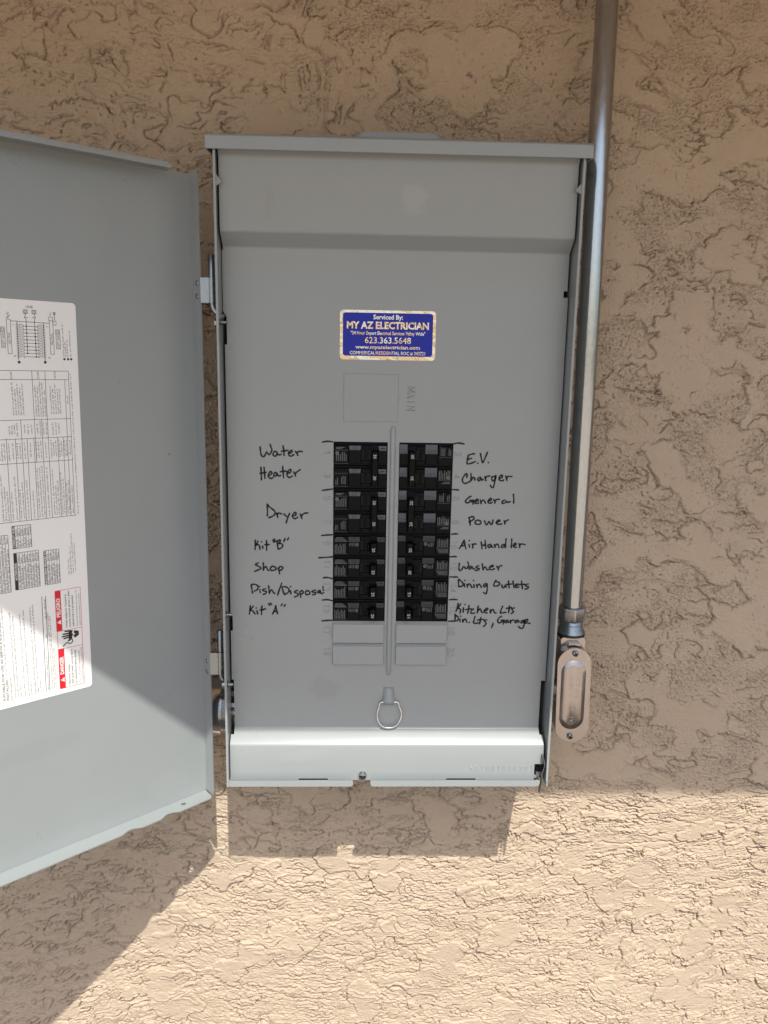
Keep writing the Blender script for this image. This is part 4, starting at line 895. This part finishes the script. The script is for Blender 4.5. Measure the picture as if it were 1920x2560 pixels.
# shocked-hand pictogram: four fingers, thumb, wrist, a gap struck across and a live wire
def poly(pts, mi=1, y=Y0 - 0.02):
    sheet.add([(D(x, z)[0], y, D(x, z)[1]) for x, z in pts], [tuple(range(len(pts)))], mi)
for k, (xa, za, zb_) in enumerate(((-154.8, -183.6, -184.4), (-157.0, -186.2, -186.6), (-157.8, -188.6, -188.6), (-156.4, -190.9, -190.4))):
    poly([(xa, za - 0.75), (-148.6, zb_ - 0.9), (-148.6, zb_ + 0.9), (xa, za + 0.75)]); c = D(xa, za); sheet.disc(c[0], c[1], 0.75, Y0 - 0.02, 1)
poly([(-151.5, -183.6), (-147.0, -184.2), (-148.4, -187.0), (-146.8, -188.0), (-149.2, -192.6), (-151.5, -192.0)])
poly([(-153.4, -194.8), (-150.4, -194.6), (-147.6, -191.2), (-149.6, -190.2), (-152.0, -192.8)])
poly([(-145.6, -184.4), (-141.2, -186.0), (-141.2, -190.2), (-145.4, -192.6), (-147.2, -189.6), (-144.8, -188.4), (-146.6, -186.6)])
w_ = smooth([(-157.8, -199.0), (-155.6, -196.8), (-153.4, -195.6), (-151.6, -197.0), (-149.0, -197.0), (-147.8, -194.4), (-149.2, -192.8)])
for p, q in zip(w_[:-1], w_[1:]): dl(p[0], p[1], q[0], q[1], 1.1)
sheet.v = [S(p) for p in sheet.v]
tag(sheet.build('label_sheet', [M['paper'], M['type'], M['microtype'], M['red']], door, (0, 0, 0)), 'white instruction label with wiring diagram, tables and red danger headings')

# ------------------------------------------------------------------ circuit breakers, each a thing of its own
def row_marks(b, x0, x1, z0, z1, cols, rnd, mi, y, vertical=True):
    """fine white print: short lines of irregular marks standing upright (read from the side)"""
    for i in range(cols):
        x = x0 + (x1 - x0) * (i + 0.5) / cols; z = z0
        end = z1 - rnd.uniform(0, 0.35) * (z1 - z0)
        while z < end:
            k = rnd.uniform(0.35, 1.1)
            b.rect(x - 0.26 * (x1 - x0) / cols, x + 0.12 * (x1 - x0) / cols, z, min(z + k, end), y, mi); z += k + 0.28
def ul(b, x, z, r, y, mi):
    b.disc(x, z, r, y, mi, 14, r * 0.72); b.line(x - r * 0.3, z + r * 0.35, x + r * 0.3, z - r * 0.35, r * 0.35, y - 0.01, mi)

def breaker(side, row, poles, amps, label):
    """side -1: left column, handle towards the middle; +1: right column. Face is 58.6 mm wide, each pole 25.4 mm high."""
    rnd = random.Random(row * 7 + side)
    x0 = -65.15 if side < 0 else 6.45
    z0 = -row * 25.4
    org = (x0, 50, z0 - 25.4 * poles)
    t = empty('circuit_breaker', org, label, 'circuit breaker', 'circuit breakers in the panel')
    t.rotation_euler = (0, 0, 0)
    W = 58.6
    def px(u): return x0 + (u if side < 0 else W - u)      # u runs from the outer edge towards the middle
    def rng(a, c): return (min(px(a), px(c)), max(px(a), px(c)))
    body = MB()
    for p in range(poles):
        z = z0 - 25.4 * p
        body.box(x0 + 0.15, x0 + W - 0.15, 0.6, 50, z - 25.3, z - 0.1)
        body.box(x0 + 0.3, x0 + W - 0.3, -0.5, 0.6, z - 1.9, z - 0.4)          # ridges along the top edge
        body.box(x0 + 0.3, x0 + W - 0.3, -1.0, 0.6, z - 3.3, z - 2.3)
        a, c = rng(0.4, 16.2); body.frustum(a, c, z - 23.6, z - 3.6, 0.6, -1.2, .3, .3, .3, .3)
        a, c = rng(16.6, 29.8); body.frustum(a, c, z - 23.6, z - 3.6, 0.6, -1.5, .3, .3, .3, .3)
        a, c = rng(30.2, 40.6); body.frustum(a, c, z - 8.2, z - 3.6, 0.6, -0.9, .3, .3, .3, .3); body.frustum(a, c, z - 23.6, z - 19.4, 0.6, -0.9, .3, .3, .3, .3)
        a, c = rng(48.4, 58.0); body.frustum(a, c, z - 23.6, z - 3.6, 0.6, -1.3, .3, .3, .3, .3)
        a, c = rng(30.6, 48.0); body.rect(a, c, z - 19.2, z - 8.4, 0.55, 1)    # handle slot
        a, c = rng(33.5, 36.0); body.box(a, c, -1.0, 0.5, z - 18.2, z - 9.6)
    body.build('body', [M['black'], M['slot']], t, org, bevel=0.25, smooth_angle=40, bevseg=1)
    # handle(s): one lever, or a lever with a common trip bar over both poles
    hz1 = z0 - (8.6 if poles == 2 else 8.2); hz0 = z0 - (47.6 if poles == 2 else 21.6)
    a, c = rng(41.0, 48.2)
    h = MB(); h.frustum(a, c, hz0, hz1, 0.5, -9.5, 1.0 if side < 0 else 0.3, 0.3 if side < 0 else 1.0, 1.0, 1.0)
    if poles == 1:
        a2, c2 = rng(37.6, 41.0); h.frustum(a2, c2, hz0 + 2, hz1 - 2, 0.5, -4.5, 0.6, 0.6, 1, 1)
    ho = h.build('handle', M['black'], t, org, bevel=0.7, smooth_angle=40)
    for p in range(poles):
        zc = (z0 - 14.2 - 23.6 * p) if poles == 2 else z0 - 16.6
        n = MB(); n.text(str(amps), (a + c) / 2 + (0.2 if side < 0 else -0.2), zc, 3.3, -9.62, 0, -90 if side < 0 else 90, 4.4)
        n.build('rating_number', M['numeral'], ho, org)
    # tags and print
    for p in range(poles):
        z = z0 - 25.4 * p
        g = MB(); mt = 'tag' if poles == 2 else 'darktag'
        if side < 0:
            a, c = rng(16.6, 29.8); lo = z - 8.4
            g.prism([[(a + 1.0, lo), (c - 0.6, lo), (c, z - 3.7), (a, z - 3.7)]], XZ, -1.5, -2.0, 0)
            g.frame((a + c) / 2 - 2.1, (a + c) / 2 + 2.1, z - 7.4, z - 4.9, 0.3, -2.05, 1)
            a, c = rng(48.6, 57.4); g.prism([[(a + 1, lo - 0.4), (c, lo - 0.4), (c, z - 3.8), (a, z - 3.8)]], XZ, -1.3, -1.8, 0)
            g.rect(a + 2.2, c - 1.6, z - 6.8, z - 6.0, -1.85, 1)
        else:
            lo = z - (11.6 if poles == 2 else 8.0)
            a, c = rng(17.2, 30.4); g.prism([[(a, lo), (c, lo), (c, z - 1.6), (a, z - 1.6)]], XZ, -1.5, -2.0, 0)
            for q in range(4): g.frame(a + 1.4 + q * 2.9, a + 3.6 + q * 2.9, lo + 1.0, lo + 3.8, 0.28, -2.05, 1)
            a, c = rng(50.0, 58.2); g.prism([[(a, lo), (c, lo), (c, z - 1.6), (a, z - 1.6)]], XZ, -1.3, -1.8, 0)
            for q in range(2): g.frame(a + 1.2 + q * 3.2, a + 3.6 + q * 3.2, lo + 1.0, lo + 3.8, 0.28, -1.85, 1)
        g.build('indicator_tag', [M[mt], M['slot']], t, org)
        w = MB(); y = -1.34
        if side < 0:
            a, c = rng(0.8, 15.8)
            w.line(a, z - 8.8, c, z - 8.8, 0.22, y, 0); w.line(a, z - 23.2, c, z - 23.2, 0.18, y, 0)
            if poles == 2 and p == 0:
                row_marks(w, a + 1.4, a + 14, z - 20.5, z - 9.8, 6, rnd, 0, y); ul(w, a + 3.2, z - 12.0, 1.9, y - 0.03, 0)
                for q in range(2): w.rect(a + 2, a + 11 - 2.5 * q, z - 6.0 - 1.3 * q, z - 5.5 - 1.3 * q, y, 0)
            elif poles == 2:
                row_marks(w, a + 1.2, a + 4.6, z - 21.5, z - 13.5, 2, rnd, 0, y); row_marks(w, a + 7.4, a + 13.2, z - 20.5, z - 10.4, 4, rnd, 0, y)
            else:
                for q in range(4): w.rect(a + 1.0 + 0.6 * abs(q - 2), c - 0.6 - 1.4 * (3 - q), z - 4.9 - 1.2 * q, z - 4.5 - 1.2 * q, y, 0)
                row_marks(w, a + 0.8, a + 13.4, z - 22.4, z - 10.0, 7, rnd, 0, y)
                a, c = rng(17.4, 29.4); row_marks(w, a, a + 6.6, z - 14.0, z - 9.8, 4, rnd, 0, -1.66); ul(w, a + 9.2, z - 12.4, 1.9, -1.66, 0); w.line(a - 0.6, z - 8.9, c + 0.4, z - 8.9, 0.22, -1.66, 0)
        else:
            a, c = rng(0.8, 15.8)
            if poles == 2 and p == 0:
                row_marks(w, a + 2.0, a + 7.6, z - 13.8, z - 3.6, 4, rnd, 0, y); row_marks(w, a + 10.6, a + 14.2, z - 13.4, z - 4.4, 2, rnd, 0, y); w.line(a, z - 15.4, c, z - 15.4, 0.2, y, 0)
            elif poles == 2:
                row_marks(w, a + 0.6, a + 14.0, z - 14.4, z - 4.2, 7, rnd, 0, y); ul(w, a + 11.6, z - 12.6, 1.9, y - 0.03, 0); w.line(a, z - 15.4, c, z - 15.4, 0.2, y, 0)
                for q in range(2): w.rect(a + 6.4 - 2 * q, a + 13.4, z - 17.6 - 1.4 * q, z - 17.15 - 1.4 * q, y, 0)
            else:
                row_marks(w, a + 1.6, a + 14.0, z - 14.0, z - 4.0, 7, rnd, 0, y); w.line(a, z - 15.0, c, z - 15.0, 0.2, y, 0)
                for q in range(4): w.rect(a + 1.2 + 0.8 * q, c - 1.0, z - 17.0 - 1.35 * q, z - 16.6 - 1.35 * q, y, 0)
                a, c = rng(17.4, 30.0); ul(w, a + 2.6, z - 10.8, 1.9, -1.66, 0); row_marks(w, a + 5.2, a + 12.0, z - 13.6, z - 8.8, 4, rnd, 0, -1.66)
        w.build('printed_label', M['print'], t, org)
    return t
breaker(-1, 0, 2, 30, 'black double breaker marked 30 beside the handwriting Water Heater, topmost left')
breaker(-1, 2, 2, 30, 'black double breaker marked 30 beside the handwriting Dryer')
breaker(-1, 4, 1, 20, 'black single breaker marked 20 beside the handwriting Kit B')
breaker(-1, 5, 1, 20, 'black single breaker marked 20 beside the handwritten word Shop')
breaker(-1, 6, 1, 20, 'black single breaker marked 20 beside the handwriting Dish/Disposal')
breaker(-1, 7, 1, 20, 'black single breaker marked 20 beside the handwriting Kit A, lowest left')
breaker(1, 0, 2, 50, 'black double breaker marked 50 beside the handwriting E.V. Charger')
breaker(1, 2, 2, 20, 'black double breaker marked 20 beside the handwriting General Power')
breaker(1, 4, 1, 20, 'black single breaker marked 20 beside the handwriting Air Handler')
breaker(1, 5, 1, 20, 'black single breaker marked 20 beside the handwritten word Washer')
breaker(1, 6, 1, 15, 'black single breaker marked 15 beside the handwriting Dining Outlets')
breaker(1, 7, 1, 15, 'black single breaker marked 15 beside the handwriting Kitchen Lts, lowest right')

# ------------------------------------------------------------------ conduit down the wall and its fittings
CX, CY = 218.6, 40.0                     # axis at the fitting; the pipe leans slightly
def ax(z): return CX - (z + 200) * 0.0066
corg = (CX, CY, -200)
conduit = empty('conduit', corg, 'galvanised metal conduit running down the wall to the right of the panel', 'conduit')
b = MB(); b.tube([(ax(z), CY, z) for z in (-206, 0, 200, 400, 512)], 11.8, 36)
b.build('pipe', M['conduit'], conduit, corg, smooth_angle=60)
b = MB()
zt = lambda z: (CX + 0.2, CY, z)
b.lathe([(0, 12.2), (0.2, 15.4), (2.4, 16.6), (15.0, 16.6), (17.6, 15.6), (18.2, 13.0)], zt(-196), (0, 0, -1), 8)
b.build('compression_nut', M['steel'], conduit, corg, bevel=0.8, smooth_angle=25)
b = MB(); b.lathe([(0, 13.0), (2, 13.6), (4.0, 14.4), (5.0, 13.4), (9, 14.2), (13.0, 16.6), (15.0, 17.0), (15.4, 13)], zt(-213.5), (0, 0, -1), 32)
b.build('connector', M['zinc'], conduit, corg, smooth_angle=40)
b = MB(); b.lathe([(0, 13), (0.2, 17.0), (2.6, 17.0), (2.8, 13)], zt(-229.0), (0, 0, -1), 32)
b.build('sealing_ring', M['rubber'], conduit, corg, smooth_angle=40)

lorg = (219.5, 60, -300)
lb = empty('conduit_elbow', lorg, 'silvery oval conduit fitting with a screwed cover at the foot of the conduit', 'conduit fitting')
def stadium(cx0, zt_, cx1, zb_, r, n=14):
    return [(cx0 + r * math.cos(R(180 * k / n)), zt_ - r + r * math.sin(R(180 * k / n))) for k in range(n + 1)] + [(cx1 + r * math.cos(R(180 + 180 * k / n)), zb_ + r + r * math.sin(R(180 + 180 * k / n))) for k in range(n + 1)]
b = MB()
b.prism([stadium(218.9, -241.5, 220.6, -357.4, 18.8)], XZ, 16.6, 58)
b.prism([[(205.0, -262), (203.6, -234), (206.0, -231.8), (231.8, -231.8), (234.2, -234), (233.6, -262)]], XZ, 26, 56)
b.prism([[(211.5, -262), (211.8, -238.5), (213.0, -237), (225.4, -237), (226.6, -238.5), (226.6, -262)]], XZ, 20, 30)
b.build('body', M['aluminium'], lb, lorg, bevel=2.0, smooth_angle=40, bevseg=3)
b = MB(); b.prism([stadium(218.7, -240.6, 220.5, -358.2, 19.7)], XZ, 15.2, 16.8)
b.build('gasket', M['rubber'], lb, lorg)
b = MB(); b.lathe([(0, 13), (17, 13), (17.5, 15.5), (21, 15.5)], (204.5, 40, -302), (-1, 0, 0), 24)
b.build('side_hub', M['aluminium'], lb, lorg, smooth_angle=40)
b = MB()
cv_o = stadium(218.7, -240.1, 220.6, -358.3, 19.9, 18)
b.prism([cv_o], XZ, 15.2, 14.0)
d = [stadium(218.4, -255.4, 217.2 + 2.0, -342.0, 14.7, 18), stadium(218.4, -256.6, 219.2, -340.8, 13.5, 18), stadium(218.4, -259.6, 219.2, -337.8, 10.6, 18), stadium(218.4, -260.8, 219.2, -336.6, 9.4, 18)]
vs = []; k = len(d[0])
for lp, y in zip(d, (14.0, 13.3, 12.1, 11.7)): vs += [(x, y, z) for x, z in lp]
fs = [(j * k + i, j * k + (i + 1) % k, (j + 1) * k + (i + 1) % k, (j + 1) * k + i) for j in range(3) for i in range(k)]
fs.append(tuple(3 * k + i for i in range(k)))
b.add(vs, fs)
cvr = b.build('cover_plate', M['aluminium'], lb, lorg, smooth_angle=55)
for z, s in ((-246.2, 20), (-350.6, 60)):
    screw(218.7, 14.0, z, 3.6, cvr, lorg, slot=s, cross=True)
b = MB()
b.text('3/4" COVER', 224.2, -282.5, 4.2, 11.65, 0, 90, 40.0, extrude=0.05)
b.text('E 204091', 215.2, -281.0, 4.0, 11.65, 0, 90, 36.0, extrude=0.05)
b.text('UL', 218.8, -330.0, 3.2, 11.65, 0, 90, 4.2, extrude=0.05); b.text('SA', 218.8, -314.0, 3.0, 11.65, 0, 90, 4.0, extrude=0.05)
for z, r in ((-330.0, 4.4), (-314.0, 3.6)):
    b.tube([(218.8 + r * math.cos(2 * math.pi * q / 24), 11.65, z + r * math.sin(2 * math.pi * q / 24)) for q in range(24)], 0.22, 5, closed=True)
b.build('embossed_lettering', M['aluminium'], cvr, lorg)

# ------------------------------------------------------------------ threaded nipple leaving the left side of the box
norg = (-184, 52, -331)
nip = empty('pipe_nipple', norg, 'wide shiny threaded pipe nipple leaving the left side of the panel behind the door', 'pipe fitting')
b = MB()
prof = [(2, 30)]
for k in range(9): prof += [(2.4 + k * 1.3, 33.0), (3.0 + k * 1.3, 31.6)]
prof += [(14.4, 33.4), (15, 34.6), (28, 34.6), (30, 33.6), (30.5, 30.5), (44, 30.5)]
b.lathe(prof, (-184, 52, -331), (-1, 0, 0), 44)
b.tube([(-226, 52, -331), (-240, 54, -331), (-256, 64, -331), (-266, 84, -331), (-268, 110, -331)], 29.5, 32)
b.build('pipe', M['chrome'], nip, norg, smooth_angle=35)
b = MB()
lk = [(37.5 if k % 4 < 2 else 33.5) for k in range(48)]
ring = [(52 + r * math.cos(2 * math.pi * k / 48), -331 + r * math.sin(2 * math.pi * k / 48)) for k, r in enumerate(lk)]
b.prism([ring, circ(52, -331, 27, 32)], lambda u, v, w: (w, u, v), -182.2, -177.5)
b.prism([circ(52, -331, 32, 36), circ(52, -331, 26, 32)], lambda u, v, w: (w, u, v), -182.2, -171)
b.build('locknut', M['chrome'], nip, norg, bevel=0.3, smooth_angle=30)
